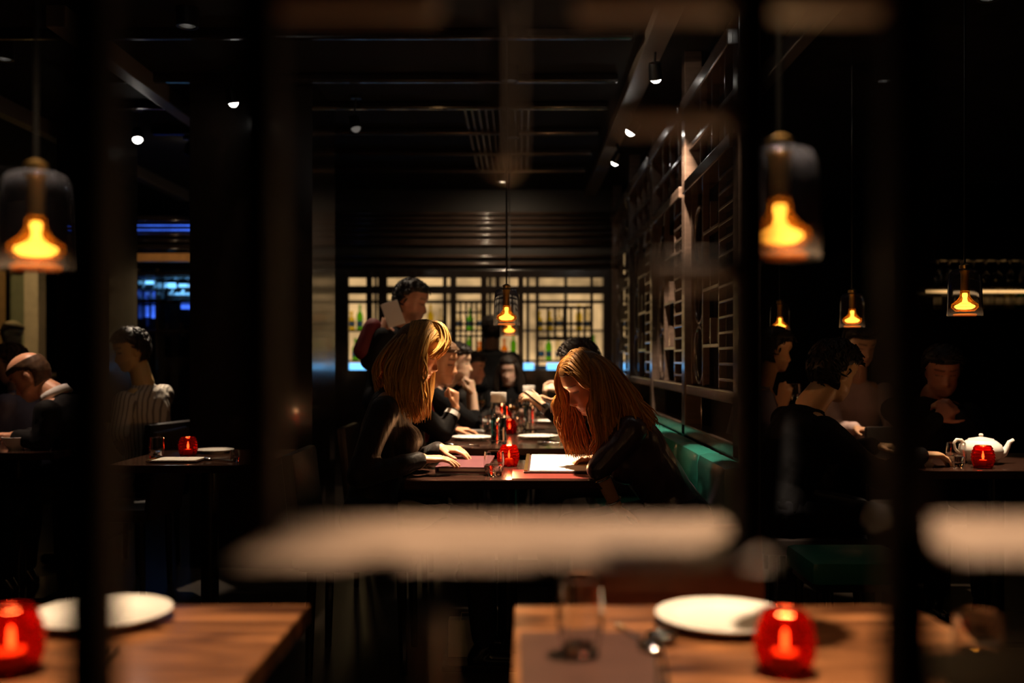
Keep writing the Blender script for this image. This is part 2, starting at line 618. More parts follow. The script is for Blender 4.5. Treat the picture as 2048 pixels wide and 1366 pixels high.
downlight(-0.065, 3.95, -0.065, 3.93, W_TABLE, 24, 'recessed downlight straight above the two women')
downlight(-0.06, 5.45, -0.06, 5.45, W_TABLE * 0.6, 30, 'recessed downlight above the second table of the row')
downlight(-0.06, 6.85, -0.06, 6.85, W_TABLE * 0.6, 32, 'recessed downlight above the third table of the row')
downlight(1.98, 4.20, 1.95, 4.22, 420, 26, 'recessed downlight above the white teapot')
downlight(2.0, 5.45, 1.98, 5.42, 220, 22, 'recessed downlight above the hands behind the screen')
downlight(0.36, 1.52, 0.36, 1.56, W_FRONT, 36, 'recessed downlight above the nearest table at right', (1.0, 0.70, 0.42))
downlight(-0.70, 1.52, -0.70, 1.56, W_FRONT * 0.8, 36, 'recessed downlight above the nearest table at left', (1.0, 0.70, 0.42))
downlight(0.38, 1.05, 0.30, 0.42, W_LATTICE, 32, 'added downlight just behind the near lattice screen', (1.0, 0.72, 0.48))  # unseen lamp, placed to light rail tops and leave lattice fronts dark
downlight(-1.52, 4.55, -1.48, 4.52, 120, 26, 'recessed downlight above the left table with the candle')
downlight(-2.62, 5.05, -2.62, 5.05, 130, 26, 'recessed downlight above the table of the balding man', (1.0, 0.70, 0.5))
spotlight((0.80, 3.66, 2.6), (0.80, 4.16, 0.8), 300, 23, 'added spotlight lighting the near end of the teal banquette')  # unseen spot, put in to brighten the banquette top
spotlight(P(1312, 158, 4.99), (0.92, 5.7, 1.3), 380, 42, 'spotlight beside the pale beam, highest of the three bright ones in a row')
spotlight(P(1260, 265, 6.17), (-0.35, 6.25, 0.98), 200, 26, 'middle spotlight of the three bright ones in a row above the screen')
spotlight(P(1230, 325, 7.11), (-0.1, 8.1, 0.9), 160, 40, 'lowest of the three bright spotlights in a row above the screen')
spotlight(P(712, 258, 6.07), (-0.72, 5.80, 1.50), 45, 24, 'dim spotlight on the dark ceiling right of the black column', glow='dimlens')
spotlight((-1.35, 3.6, 2.62), (0.62, 4.9, 2.76), 90, 26, 'added spotlight brightening the pale ceiling beam')  # no such fixture known; added to lighten the side of the beam
downlight(-0.15, 8.55, -0.15, 9.7, 45, 150, 'added downlight grazing the louvres above the bar lattice', blend=1.0)  # added so the louvre slats catch highlight lines
spotlight(P(468, 207, 5.46), (-1.2, 6.0, 0.0), 8, 40, 'small spotlight above the black column')
spotlight(P(275, 280, 6.37), (-2.10, 5.68, 0.92), 300, 17, 'bright glaring spotlight on the ceiling at the left')

# ------------------------------------------------------------------ near lattice screen (out of focus)
lat = thing('lattice_screen', 'dark wooden lattice screen close in front, out of focus', 'screen', (0, 0.6, 0))
LY, LD = 0.6, 0.6


def lx(px):
    return (px - VX) / F * LD


def lz(py):
    return EYE - (py - VY) / F * LD


def lbar(name, x0, x1, z0, z1, dep=0.045, bev=0.006, yc=0.0):
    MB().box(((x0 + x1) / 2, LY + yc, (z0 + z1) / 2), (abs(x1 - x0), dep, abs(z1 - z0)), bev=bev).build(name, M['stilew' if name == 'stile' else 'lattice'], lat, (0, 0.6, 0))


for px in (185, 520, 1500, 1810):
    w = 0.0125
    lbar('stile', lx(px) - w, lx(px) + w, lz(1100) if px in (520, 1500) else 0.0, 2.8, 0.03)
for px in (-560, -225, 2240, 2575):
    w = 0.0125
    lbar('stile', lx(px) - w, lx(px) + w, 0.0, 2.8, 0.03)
lbar('rail', lx(535), lx(1485), lz(1090), lz(1074), 0.15, 0.003)       # the lit wide rail
lbar('rail', lx(1825), lx(2230), lz(1082), lz(1066), 0.14, 0.003)
lbar('rail', lx(1825), lx(2230), lz(1350), lz(1330), 0.10, 0.003)
for (x0, x1, yy) in ((1245, 1490, 232), (1300, 1490, 545), (1150, 1490, 5), (1510, 1800, 5), (535, 880, 5)):
    lbar('rail', lx(x0), lx(x1), lz(yy + 25), lz(yy - 25), 0.03)
lbar('stub', lx(985), lx(1035), lz(345), lz(5), 0.03)
lbar('stub', lx(848), lx(892), lz(1400), lz(1230), 0.03)
lbar('rail', lx(-560), lx(2575), 1.56, 1.60, 0.04)
lbar('rail', lx(-560), lx(2575), 0.10, 0.16, 0.04)
lbar('rail', lx(-560), lx(2575), 2.66, 2.72, 0.04)


# ------------------------------------------------------------------ tables
def table(label, x0, x1, y0, y1, m, z=0.75, th=0.035, group=None, name='dining_table'):
    cx, cy = (x0 + x1) / 2, (y0 + y1) / 2
    t = thing(name, label, 'table', (cx, cy, 0), 0, group)
    MB().box((0, 0, z - th / 2), (x1 - x0, y1 - y0, th), bev=0.004).build('tabletop', m, t)
    MB().lathe([(0, 0.02), (0.045, 0.02), (0.04, 0.06), (0.04, z - th - 0.02), (0.12, z - th - 0.005), (0.12, z - th), (0, z - th)], 16).build('pedestal', M['lacq'], t, smooth='auto')
    MB().box((0, 0, 0.0125), (min(0.5, (x1 - x0) * 0.7), min(0.5, (y1 - y0) * 0.7), 0.025), bev=0.006).build('base', M['lacq'], t)
    return t


TX0, TX1 = -0.43, 0.33
table('dark glossy table between the two women with menus', TX0, TX1, 3.687, 4.42, M['table'], group='dark tables in the row')
table('dark glossy table in the row, second from the front', TX0, TX1, 4.98, 6.2, M['table'], group='dark tables in the row')
table('dark glossy table in the row, third from the front', TX0, TX1, 6.38, 7.45, M['table'], group='dark tables in the row')
table('near wooden table with the red candle glass and plate at right', -0.01, 0.72, 1.02, 1.82, M['ftable'])
table('near wooden table with the half hidden plate at left', -1.08, -0.385, 1.02, 1.82, M['ftable'])
table('dark table with the white teapot on it', 1.62, 2.55, 4.0, 4.75, M['table'])
table('dark table behind the screen with hands resting on it', 1.52, 2.35, 5.34, 5.95, M['table'])
table('dark table at left with red candle and pale menu', -1.75, -1.10, 4.2, 4.95, M['table'])
table('dark table at the far left in front of the bald man', -2.95, -2.22, 4.75, 5.5, M['table'])


# ------------------------------------------------------------------ table ware
def tumbler_proto(h, r0, r1, wl):
    """r0 foot radius, r1 belly radius; returns glass mesh and water mesh"""
    prof = [(0.0, 0.0), (r0, 0.0), (r0 * 1.08, 0.004), (r1, h * 0.42), (r1, h * 0.62), (r1 * 0.93, h), (r1 * 0.93 - 0.002, h + 0.001),
            (r1 * 0.93 - 0.0035, h), (r1 - 0.004, h * 0.62), (r1 - 0.004, h * 0.42), (r0 * 0.95, 0.020), (0.0, 0.017)]
    g = MB().lathe(prof, 28)
    w = MB().lathe([(0, 0.0185), (r0 * 0.93, 0.0215), (r1 - 0.0052, h * 0.42), (r1 - 0.0052, h * wl), (0, h * wl)], 24) if wl else None
    return g, w


def tumbler(label, loc, h=0.092, r0=0.028, r1=0.040, wl=0.45, group='water tumblers'):
    t = thing('water_tumbler', label, 'glass', loc, 0, group)
    g, w = tumbler_proto(h, r0, r1, wl)
    g.build('glass_body', M['glass'], t, smooth='auto')
    if w:
        w.build('water', M['water'], t, smooth='auto')
    return t


def candle(label, loc, s=1.0, watts=0.5):
    t = thing('candle_holder', label, 'candle', loc, 0, 'candles in red glass')
    h = 0.088 * s
    prof = []
    n = 30
    for i in range(n + 1):
        z = i / n
        r = 0.026 + 0.0175 * math.sin(math.pi * min(1, z * 0.86 + 0.10)) ** 0.8
        rib = 0.0020 * math.sin(z * math.pi * 2 * 7) if 0.25 < z < 0.92 else 0
        prof.append(((r + rib) * s, z * h))
    inner = [((r - 0.0035 * s), max(z, 0.006 * s)) for r, z in prof][::-1]
    MB().lathe([(0.0, 0.0)] + prof + inner + [(0.0, 0.006 * s)], 30).build('red_glass', M['redglass'], t, smooth=True)
    wx = MB().lathe([(0, 0.007 * s), (0.019 * s, 0.007 * s), (0.019 * s, 0.030 * s), (0.016 * s, 0.031 * s), (0, 0.029 * s)], 20).build('wax', M['wax'], t, smooth='auto')
    MB().lathe([(0, 0.031 * s), (0.0035 * s, 0.036 * s), (0.0052 * s, 0.042 * s), (0.004 * s, 0.052 * s), (0.0015 * s, 0.062 * s), (0, 0.066 * s)], 12).build('flame', M['flame'], t, smooth=True)
    MB().tube([(0, 0, 0.029 * s), (0.0005, 0, 0.034 * s)], 0.0008, 6).build('wick', M['shoe'], wx)
    ld = bpy.data.lights.new('candle_lamp', 'POINT')
    ld.energy, ld.color, ld.shadow_soft_size = watts, (1.0, 0.46, 0.18), 0.012
    lo = bpy.data.objects.new('candle_lamp', ld)
    COL.objects.link(lo)
    lo.parent = t
    lo.location = (0, 0, 0.092 * s)
    return t


PLATE = None


def plate(label, loc, s=1.0, group='white dinner plates'):
    global PLATE
    if PLATE is None:
        t = thing('dinner_plate', label, 'plate', loc, 0, group)
        prof = [(0, 0.0), (0.055, 0.0), (0.058, 0.003), (0.080, 0.006), (0.112, 0.017), (0.115, 0.0195), (0.112, 0.0205), (0.080, 0.0105), (0.072, 0.0085), (0, 0.0085)]
        MB().lathe(prof, 40).build('dish', M['china'], t, smooth='auto')
        MB().lathe([(0.1135, 0.0190), (0.1155, 0.0195), (0.1135, 0.0212), (0.1115, 0.0206)], 40, close=True).build('rim', M['china'], t, smooth=True)
        PLATE = t
        t.scale = (s,) * 3
        return t
    return dup(PLATE, loc, 0, label, group, s)


def spoon(label, loc, rz, L=0.17):
    t = thing('soup_spoon', label, 'spoon', loc, rz, 'spoons')
    MB().tube([(0, -L * 0.45, 0.004), (0, -L * 0.1, 0.006), (0, L * 0.2, 0.007), (0, L * 0.33, 0.006)], [0.0045, 0.003, 0.0025, 0.004], 8).build('handle', M['chrome'], t, smooth=True)
    MB().ell((0, L * 0.45, 0.008), (0.018, 0.028, 0.007), seg=16, rings=8).build('bowl', M['chrome'], t, smooth=True)
    return t


def wine_profile(s=1.0):
    o = [(0.0, 0.0), (0.034, 0.0), (0.034, 0.002), (0.006, 0.006), (0.0038, 0.012), (0.0036, 0.085), (0.012, 0.092), (0.030, 0.112), (0.036, 0.135), (0.033, 0.165), (0.028, 0.185)]
    i = [(0.0265, 0.185), (0.0315, 0.165), (0.0345, 0.135), (0.0285, 0.113), (0.0, 0.098)]
    return [(r * s, z * s) for r, z in o + i]


# women's table
tumbler('water tumbler at the front edge of the women\'s table', P(988, 951, 3.83).xy.to_3d() + Vector((0, 0, 0.75)))
candle('red ribbed candle glass between the two women\'s menus', Vector(((1018 - VX) / F * 4.17, 4.17, 0.75)), 1.0, 10.0)


def menu_open(label, c, rz, tilt, w=0.28, dpt=0.34, lines=True):
    """open menu: cover board, page, clip strip, printed lines"""
    t = thing('open_menu', label, 'menu', c, rz)
    t.rotation_euler = (tilt, 0, rz)
    MB().box((0, 0, 0.004), (w, dpt, 0.006), bev=0.002).build('cover', M['cover'], t)
    pg = MB().box((0.008, 0, 0.0085), (w - 0.03, dpt - 0.015, 0.003), bev=0.001).build('page', M['paper'], t)
    MB().box((-w / 2 + 0.008, 0, 0.0095), (0.014, dpt - 0.01, 0.005), bev=0.001).build('binding_strip', M['brass'], t)
    if lines:
        ink = MB()
        for k in range(9):
            ww = 0.028 + 0.022 * random.random()
            ink.box((0.02 + 0.01 * random.random(), -0.10 + k * 0.014, 0.01015), (ww, 0.0022, 0.0003))
        o = ink.build('printed_text', M['ink'], pg)
        o['kind'] = 'stuff'
    return t


menu_open('open menu with a white page lit brightly in front of the long-haired woman', (0.158, 4.045, 0.769), math.radians(-2), math.radians(5.0), 0.275, 0.36)
t = tag(MB().box((0.12, 3.86, 0.7515), (0.30, 0.30, 0.003), bev=0.001).build('placemat', M['redmat'], origin=(0.12, 3.86, 0.75)), 'red placemat under the open menu', 'placemat')
# closed plum menu under the hands of the blonde woman
cm = thing('closed_menu', 'closed plum menu under the blonde woman\'s hands', 'menu', (-0.215, 3.97, 0.762), math.radians(-6))
cm.rotation_euler = (math.radians(4.5), 0, math.radians(-6))
MB().box((0, 0, 0.026), (0.20, 0.25, 0.006), bev=0.002).build('front_cover', M['purple'], cm)
MB().box((0.004, 0, 0.016), (0.185, 0.235, 0.012), bev=0.001).build('pages', M['paper'], cm)
MB().box((0, 0, 0.006), (0.20, 0.25, 0.006), bev=0.002).build('back_cover', M['purple'], cm)
MB().box((-0.098, 0, 0.016), (0.006, 0.25, 0.026), bev=0.002).build('spine', M['purple'], cm)
# small glass bowl behind the menu
bw = thing('glass_bowl', 'small clear glass bowl behind the open menu', 'bowl', (0.115, 4.36, 0.75))
MB().lathe([(0, 0), (0.018, 0), (0.030, 0.012), (0.036, 0.032), (0.033, 0.033), (0.027, 0.014), (0.012, 0.006), (0, 0.006)], 24).build('glass_body', M['glass'], bw, smooth='auto')
MB().lathe([(0.036, 0.030), (0.038, 0.032), (0.036, 0.034), (0.034, 0.032)], 24, close=True).build('rim', M['glass'], bw, smooth=True)


# second and third tables
def zt(px, py):
    d = F * 0.45 / (py - VY)
    return Vector(((px - VX) / F * d, d, 0.75))


plate('white plate in front of the man in the suit', zt(945, 880))
plate('white plate in front of the man with the watch', zt(1076, 878))
plate('white plate on the third table, left side', zt(962, 848), 0.95)
plate('white plate on the third table, right side', zt(1096, 846), 0.95)


def carafe(label, loc, h=0.27, r=0.043):
    t = thing('glass_carafe', label, 'carafe', loc, 0, 'tall carafes with white lids')
    MB().lathe([(0, 0), (r * 0.95, 0), (r, 0.006), (r * 0.93, h * 0.25), (r * 0.97, h * 0.6), (r * 0.92, h * 0.80), (r * 0.89, h * 0.80), (r * 0.93, h * 0.6), (r * 0.89, h * 0.25), (r * 0.88, 0.014), (0, 0.012)], 28).build('glass_body', M['glass'], t, smooth='auto')
    MB().lathe([(0, h * 0.79), (r * 0.86, h * 0.79), (r * 0.90, h * 0.80), (r * 1.0, h * 0.81), (r * 1.0, h * 0.985), (r * 0.96, h), (0, h)], 28).build('lid', M['china'], t, smooth='auto')
    MB().lathe([(0, 0.014), (r * 0.86, 0.016), (r * 0.90, h * 0.25), (r * 0.94, h * 0.5), (0, h * 0.5)], 24).build('water', M['water'], t, smooth='auto')
    return t


carafe('tall glass carafe with a white lid on the second table', zt(997, 886))
carafe('tall glass carafe with a white lid farther along the row', zt(1058, 845), 0.26)
candle('red candle glass on the second table behind the carafe', zt(1019, 868))
candle('red candle glass on the third table', zt(1012, 838), 1.0)
tumbler('stemless glass right of the red candle on the second table', zt(1040, 866), 0.10, 0.026, 0.040)
tumbler('stemless glass left of the carafe on the second table', zt(968, 864), 0.10, 0.026, 0.036)
tumbler('stemless glass by the far plates on the third table', zt(985, 843), 0.10, 0.026, 0.038)
tumbler('stemless glass beside the far carafe on the third table', zt(1078, 842), 0.10, 0.026, 0.038)
tumbler('water glass behind the third table candle', zt(1030, 836), 0.10, 0.026, 0.038)


def wineglass(label, loc, group=None, s=1.0):
    t = thing('wine_glass', label, 'wine glass', loc, 0, group)
    MB().lathe(wine_profile(s), 20).build('glass_body', M['glass'], t, smooth='auto')
    MB().lathe([(0, 0.1 * s), (0.027 * s, 0.114 * s), (0.0335 * s, 0.134 * s), (0, 0.134 * s)], 16).build('wine', M['amberglass'], t, smooth='auto')
    return t


wineglass('wine glass with golden wine in the middle of the second table', zt(1028, 858), 'wine glasses on the table', 1.05)
wineglass('wine glass with golden wine on the third table', zt(1048, 835), 'wine glasses on the table', 1.05)
wineglass('wine glass by the man with folded hands', zt(962, 838), 'wine glasses on the table', 1.05)
spoon('spoon beside the right plate on the second table', zt(1112, 888), math.radians(80))
spoon('spoon in front of the left plate on the second table', zt(930, 892), math.radians(85))
pr = thing('napkin_tray', 'folded napkin on the second table between plates', 'napkin', zt(1100, 865))
MB().box((0, 0, 0.006), (0.16, 0.07, 0.012), bev=0.004).build('folded_cloth', M['napkin'], pr)
MB().box((0.02, 0, 0.015), (0.10, 0.06, 0.006), bev=0.003).build('fold', M['napkin'], pr)
pr = thing('napkin_tray', 'folded napkin on the left of the second table', 'napkin', zt(942, 865))
MB().box((0, 0, 0.006), (0.16, 0.07, 0.012), bev=0.004).build('folded_cloth', M['napkin'], pr)
MB().box((0.02, 0, 0.015), (0.10, 0.06, 0.006), bev=0.003).build('fold', M['napkin'], pr)

# near tables
plate('large white plate on the near right table', Vector(((1452 - VX) / F * 1.66, 1.68, 0.75)), 1.0)
plate('white plate on the near left table, half behind a lattice bar', Vector(((205 - VX) / F * 1.70, 1.70, 0.75)), 1.0)
candle('large glowing red candle glass on the near right table', Vector(((1570 - VX) / F * 1.43, 1.43, 0.75)), 1.0, 2.0)
candle('red candle glass at the left edge of the near left table', Vector(((22 - VX) / F * 1.43, 1.43, 0.75)), 1.05)
tumbler('tall clear water glass on the near right table', Vector(((1160 - VX) / F * 1.50, 1.50, 0.75)), 0.118, 0.024, 0.036, 0.0)
tumbler('clear glass at the bottom right corner of the near table', Vector((0.655, 1.42, 0.75)), 0.085, 0.026, 0.036, 0.4)
sp = spoon('steel spoon between the water glass and the plate', Vector(((1262 - VX) / F * 1.62, 1.60, 0.75)), math.radians(195), 0.16)
rest = thing('spoon_rest', 'small dark spoon rest under the steel spoon', 'spoon rest', Vector(((1280 - VX) / F * 1.58, 1.60, 0.75)))
tag(rest, 'small dark spoon rest beside the steel spoon', 'spoon rest')
MB().lathe([(0, 0), (0.022, 0), (0.026, 0.006), (0.024, 0.010), (0.015, 0.007), (0, 0.006)], 20, (0.035, -0.01, 0)).build('dish', M['shoe'], rest, smooth='auto')
MB().lathe([(0.024, 0.009), (0.026, 0.0105), (0.024, 0.012), (0.022, 0.0105)], 20, (0.035, -0.01, 0), close=True).build('rim', M['chrome'], rest, smooth=True)
mt = tag(MB().box((0.10, 1.46, 0.7515), (0.20, 0.34, 0.003), bev=0.001).build('placemat', M['cover'], origin=(0.10, 1.46, 0.75)), 'dark red placemat under the tall water glass', 'placemat')
cs = thing('chopsticks', 'pair of dark chopsticks on the near right table', 'chopsticks', (0.205, 1.45, 0.75), math.radians(-6))
for s in (-1, 1):
    MB().tube([(s * 0.006, -0.11, 0.004), (s * 0.006, 0.11, 0.004)], [0.0035, 0.002], 8).build('chopstick', M['shoe'], cs)
cs2 = thing('chopsticks', 'pair of dark chopsticks beside the near left plate', 'chopsticks', (-0.60, 1.42, 0.75), math.radians(10))
for s in (-1, 1):
    MB().tube([(s * 0.006, -0.11, 0.004), (s * 0.006, 0.11, 0.004)], [0.0035, 0.002], 8).build('chopstick', M['shoe'], cs2)

# right table: teapot, cup, glass, candle
TPY = 4.28
tx = (1962 - VX) / F * TPY
tp = thing('teapot', 'white china teapot with curved spout on the right table', 'teapot', (tx, TPY, 0.75))
MB().lathe([(0, 0.0), (0.055, 0.0), (0.06, 0.006), (0.082, 0.030), (0.090, 0.055), (0.082, 0.080), (0.062, 0.097), (0.058, 0.099), (0.055, 0.095), (0, 0.095)], 36).build('pot_body', M['china'], tp, smooth='auto')
MB().lathe([(0, 0.096), (0.056, 0.098), (0.050, 0.106), (0.02, 0.112), (0.008, 0.114), (0.010, 0.122), (0.006, 0.128), (0, 0.129)], 28).build('lid', M['china'], tp, smooth='auto')
MB().tube([(0.070, 0, 0.035), (0.098, 0, 0.045), (0.112, 0, 0.068), (0.122, 0, 0.090), (0.140, 0, 0.100)], [0.022, 0.017, 0.0125, 0.010, 0.008], 14).build('spout', M['china'], tp, smooth=True)
MB().tube([(-0.070, 0, 0.082), (-0.085, 0, 0.100), (-0.105, 0, 0.102), (-0.118, 0, 0.085), (-0.112, 0, 0.060), (-0.082, 0, 0.035)], [0.007] * 6, 10).build('handle', M['china'], tp, smooth=True)
candle('red candle glass in front of the white teapot', Vector(((1966 - VX) / F * 4.10, 4.10, 0.75)), 1.05)
tumbler('water glass half full left of the teapot', Vector(((1912 - VX) / F * 4.16, 4.16, 0.75)), 0.098, 0.030, 0.041, 0.45)
cup = thing('tea_cup', 'small white tea cup on a foot left of the water glass', 'cup', Vector(((1858 - VX) / F * 4.22, 4.22, 0.75)))
MB().lathe([(0, 0), (0.020, 0), (0.020, 0.004), (0.013, 0.010), (0.016, 0.030), (0.034, 0.046), (0.036, 0.050), (0.034, 0.052), (0.028, 0.046), (0, 0.036)], 28).build('bowl', M['china'], cup, smooth='auto')
MB().lathe([(0.0345, 0.0495), (0.0365, 0.051), (0.0345, 0.0530), (0.0325, 0.051)], 28, close=True).build('rim', M['china'], cup, smooth=True)

# left table ware
tumbler('water glass on the left table by the striped shirt', Vector(((313 - VX) / F * 4.42, 4.42, 0.75)), 0.10, 0.026, 0.034, 0.4)
candle('red candle glass on the left table', Vector(((376 - VX) / F * 4.60, 4.60, 0.75)))
mm = menu_open('pale menu lying on the left table', (((350 - VX) / F * 4.33), 4.36, 0.752), 0, 0, 0.22, 0.16, False)
plate('white plate behind the candle on the left table', Vector(((428 - VX) / F * 4.75, 4.76, 0.75)), 0.8)
spoon('spoon on the left table beside the pale menu', Vector(((440 - VX) / F * 4.36, 4.36, 0.75)), math.radians(60))
tumbler('small glass at the right end of the left table', Vector(((470 - VX) / F * 4.35, 4.35, 0.75)), 0.05, 0.018, 0.022, 0.0)
# far-left table ware
tumbler('tumbler in front of the bald man at far left', Vector(((38 - VX) / F * 5.02, 5.02, 0.75)), 0.09, 0.026, 0.034, 0.4)
pb = thing('white_bowl', 'white bowl in front of the bald man', 'bowl', Vector(((30 - VX) / F * 4.90, 4.90, 0.75)))
MB().lathe([(0, 0), (0.03, 0), (0.032, 0.006), (0.052, 0.035), (0.062, 0.062), (0.059, 0.062), (0.049, 0.037), (0.02, 0.011), (0, 0.01)], 28).build('dish', M['china'], pb, smooth='auto')
MB().lathe([(0.0595, 0.061), (0.0625, 0.0625), (0.0605, 0.0645), (0.0580, 0.0625)], 28, close=True).build('rim', M['china'], pb, smooth=True)


# ------------------------------------------------------------------ pendant lamps
PEND = None


def pendant(label, x, y, zb=1.36, watts=0.6):
    global PEND
    if PEND is None:
        t = thing('pendant_lamp', label, 'lamp', (x, y, zb), 0, 'glass pendant lamps')
        o = [(0.064, 0.0), (0.0625, 0.04), (0.060, 0.12), (0.057, 0.155), (0.050, 0.170), (0.035, 0.177), (0.012, 0.179)]
        i = [(0.012, 0.175), (0.034, 0.173), (0.047, 0.166), (0.054, 0.153), (0.057, 0.12), (0.0595, 0.04), (0.061, 0.0)]
        MB().lathe(o + i, 36, close=True).build('outer_glass', M['smoke'], t, smooth='auto')
        inn = [(0.0, 0.016), (0.034, 0.018), (0.049, 0.033), (0.047, 0.045), (0.028, 0.060), (0.018, 0.074), (0.0165, 0.098)]
        ini = [(0.0145, 0.098), (0.016, 0.074), (0.026, 0.0585), (0.0445, 0.044), (0.0465, 0.034), (0.033, 0.0205), (0.0, 0.0185)]
        MB().lathe(inn + ini, 30).build('amber_bell', M['amberglass'], t, smooth='auto')
        MB().lathe([(0, 0.025), (0.026, 0.027), (0.037, 0.034), (0.036, 0.040), (0.022, 0.047), (0.010, 0.053), (0.007, 0.066), (0.010, 0.076), (0.009, 0.086), (0.0, 0.088)], 20).build('bulb', M['bulb'], t, smooth=True)
        MB().lathe([(0, 0.095), (0.015, 0.095), (0.015, 0.165), (0.020, 0.172), (0.020, 0.192), (0.006, 0.200), (0, 0.200)], 20).build('socket', M['brass'], t, smooth='auto')
        MB().lathe([(0, 0.0), (0.040, 0.0), (0.043, 0.004), (0.040, 0.008), (0, 0.008)], 28).build('reflection_disc', M['amberrefl'], t, smooth='auto')  # added disc imitating the bulb's reflection in the bottom glass
        MB().tube([(0, 0, 0.198), (0, 0, 2.8 - zb)], 0.004, 8).build('cord', M['spothouse'], t)
        ld = bpy.data.lights.new('pendant_lamp_light', 'POINT')
        ld.energy, ld.color, ld.shadow_soft_size = 2.2, (1.0, 0.55, 0.22), 0.03
        lo = bpy.data.objects.new('pendant_lamp_light', ld)
        COL.objects.link(lo)
        lo.parent = t
        lo.location = (0, 0, -0.035)
        PEND = t
        return t
    t = dup(PEND, (x, y, zb), random.random() * 6, label)
    for c in t.children:
        if c.type == 'LIGHT':
            c.data = c.data.copy()
            c.data.energy = watts
    return t


pendant('large blurred glass pendant lamp glowing orange above the near right table', 0.418, 1.60)
pendant('glass pendant lamp at the left edge above the near left table', (72 - VX) / F * 1.8, 1.80, 1.36, 1.6)
pendant('glass pendant lamp above the row of tables, in front of the bar', -0.065, 4.8)
pendant('glass pendant lamp half hidden behind another above the row of tables', -0.075, 7.0)
pendant('small glass pendant lamp above the man with the black back', 1.715, 5.14)
pendant('glass pendant lamp cut off by the dark screen post at right', 1.59, 6.1)
pendant('glass pendant lamp in front of the hanging wine glasses at right', 1.68, 3.76)


# ------------------------------------------------------------------ seats
def chair(label, loc, rz, m=None, group='dark dining chairs', hb=0.84):
    m = m or M['chair']
    t = thing('dining_chair', label, 'chair', loc, rz, group)
    MB().box((0, 0, 0.425), (0.44, 0.44, 0.07), bev=0.025).build('seat', m, t, smooth='auto')
    R = Matrix.Rotation(math.radians(6), 3, 'X')
    MB().box((0, -0.235, (0.40 + hb) / 2), (0.44, 0.05, hb - 0.40), R, bev=0.02).build('backrest', m, t, smooth='auto')
    for sx in (-1, 1):
        for sy in (-1, 1):
            MB().tube([(sx * 0.19, sy * 0.18, 0.0), (sx * 0.185, sy * 0.17, 0.395)], [0.014, 0.02], 8).build('leg', M['lacq'], t)
    return t


HP = -math.pi / 2
chair('dark chair under the blonde woman', (-0.62, 3.96, 0), HP)
chair('dark chair under the man in the suit', (-0.68, 5.42, 0), HP)
chair('dark chair under the man with folded hands', (-0.66, 6.32, 0), HP)
chair('dark chair under the woman facing the camera at the end of the row', (-0.10, 8.30, 0), math.pi)
chair('dark chair under the striped shirt', (-2.24, 5.74, 0), math.pi / 2 - 0.25)
chair('dark chair under the balding man', (-2.04, 5.10, 0), math.pi / 2)

chair('dark chair under the man seen from behind at right', (1.215, 4.28, 0), -math.pi / 2)
chair('dark chair under the person in the pink shirt', (2.02, 6.20, 0), math.pi)
chair('dark chair at the right table under the man with clasped hands', (2.05, 5.03, 0), math.pi)
# red-brown chair across the near right table
rc = chair('red-brown leather armchair behind the near right table', (0.335, 2.02, 0), math.pi, M['redleather'], None, 0.825)
for sx in (-1, 1):
    MB().box((sx * 0.235, 0.02, 0.60), (0.045, 0.40, 0.045), bev=0.015).build('armrest', M['lacq'], rc)
    MB().box((sx * 0.235, 0.20, 0.49), (0.035, 0.035, 0.20), bev=0.006).build('arm_post', M['lacq'], rc)
# low teal stool behind the right screen end
st = thing('teal_stool', 'low stool with a teal leather cushion right of the screen', 'stool', P(1700, 1110, 3.45).xy.to_3d())
zs = EYE - (1105 - VY) / F * 3.45
MB().box((0, 0, zs - 0.04), (0.36, 0.34, 0.08), bev=0.025).build('cushion', M['teal'], st, smooth='auto')
MB().box((0, 0, zs - 0.09), (0.32, 0.30, 0.03), bev=0.004).build('frame', M['lacq'], st)
for sx in (-1, 1):
    for sy in (-1, 1):
        MB().tube([(sx * 0.14, sy * 0.13, 0), (sx * 0.14, sy * 0.13, zs - 0.1)], 0.016, 8).build('leg', M['lacq'], st)

# teal banquette along the screen
bq = thing('banquette', 'long teal leather banquette along the carved screen', 'banquette', (0.63, 6.3, 0))
BO = (0.63, 6.3, 0)
MB().box((0.63, 6.35, 0.17), (0.44, 5.5, 0.34), bev=0.01).build('plinth', M['lacq'], bq, BO)
for k in range(10):
    y0 = 3.6 + k * 0.55
    MB().box((0.575, y0 + 0.275, 0.405), (0.37, 0.542, 0.13), bev=0.03).build('seat_cushion', M['teal'], bq, BO, 'auto')
    MB().box((0.79, y0 + 0.275, 0.63), (0.115, 0.544, 0.36), bev=0.04).build('back_cushion', M['teal'], bq, BO, 'auto')

# ------------------------------------------------------------------ carved screen beside the banquette
SX = 0.90
scr = thing('carved_screen', 'tall glossy dark wooden screen with rings and slats beside the banquette', 'screen', (SX, 6.6, 0))
SO = (SX, 6.6, 0)


def sbar(name, y0, y1, z0, z1, w=0.04, x=SX, bev=0.006):
    MB().box((x, (y0 + y1) / 2, (z0 + z1) / 2), (w, abs(y1 - y0), abs(z1 - z0)), bev=bev).build(name, M['screenw'], scr, SO)


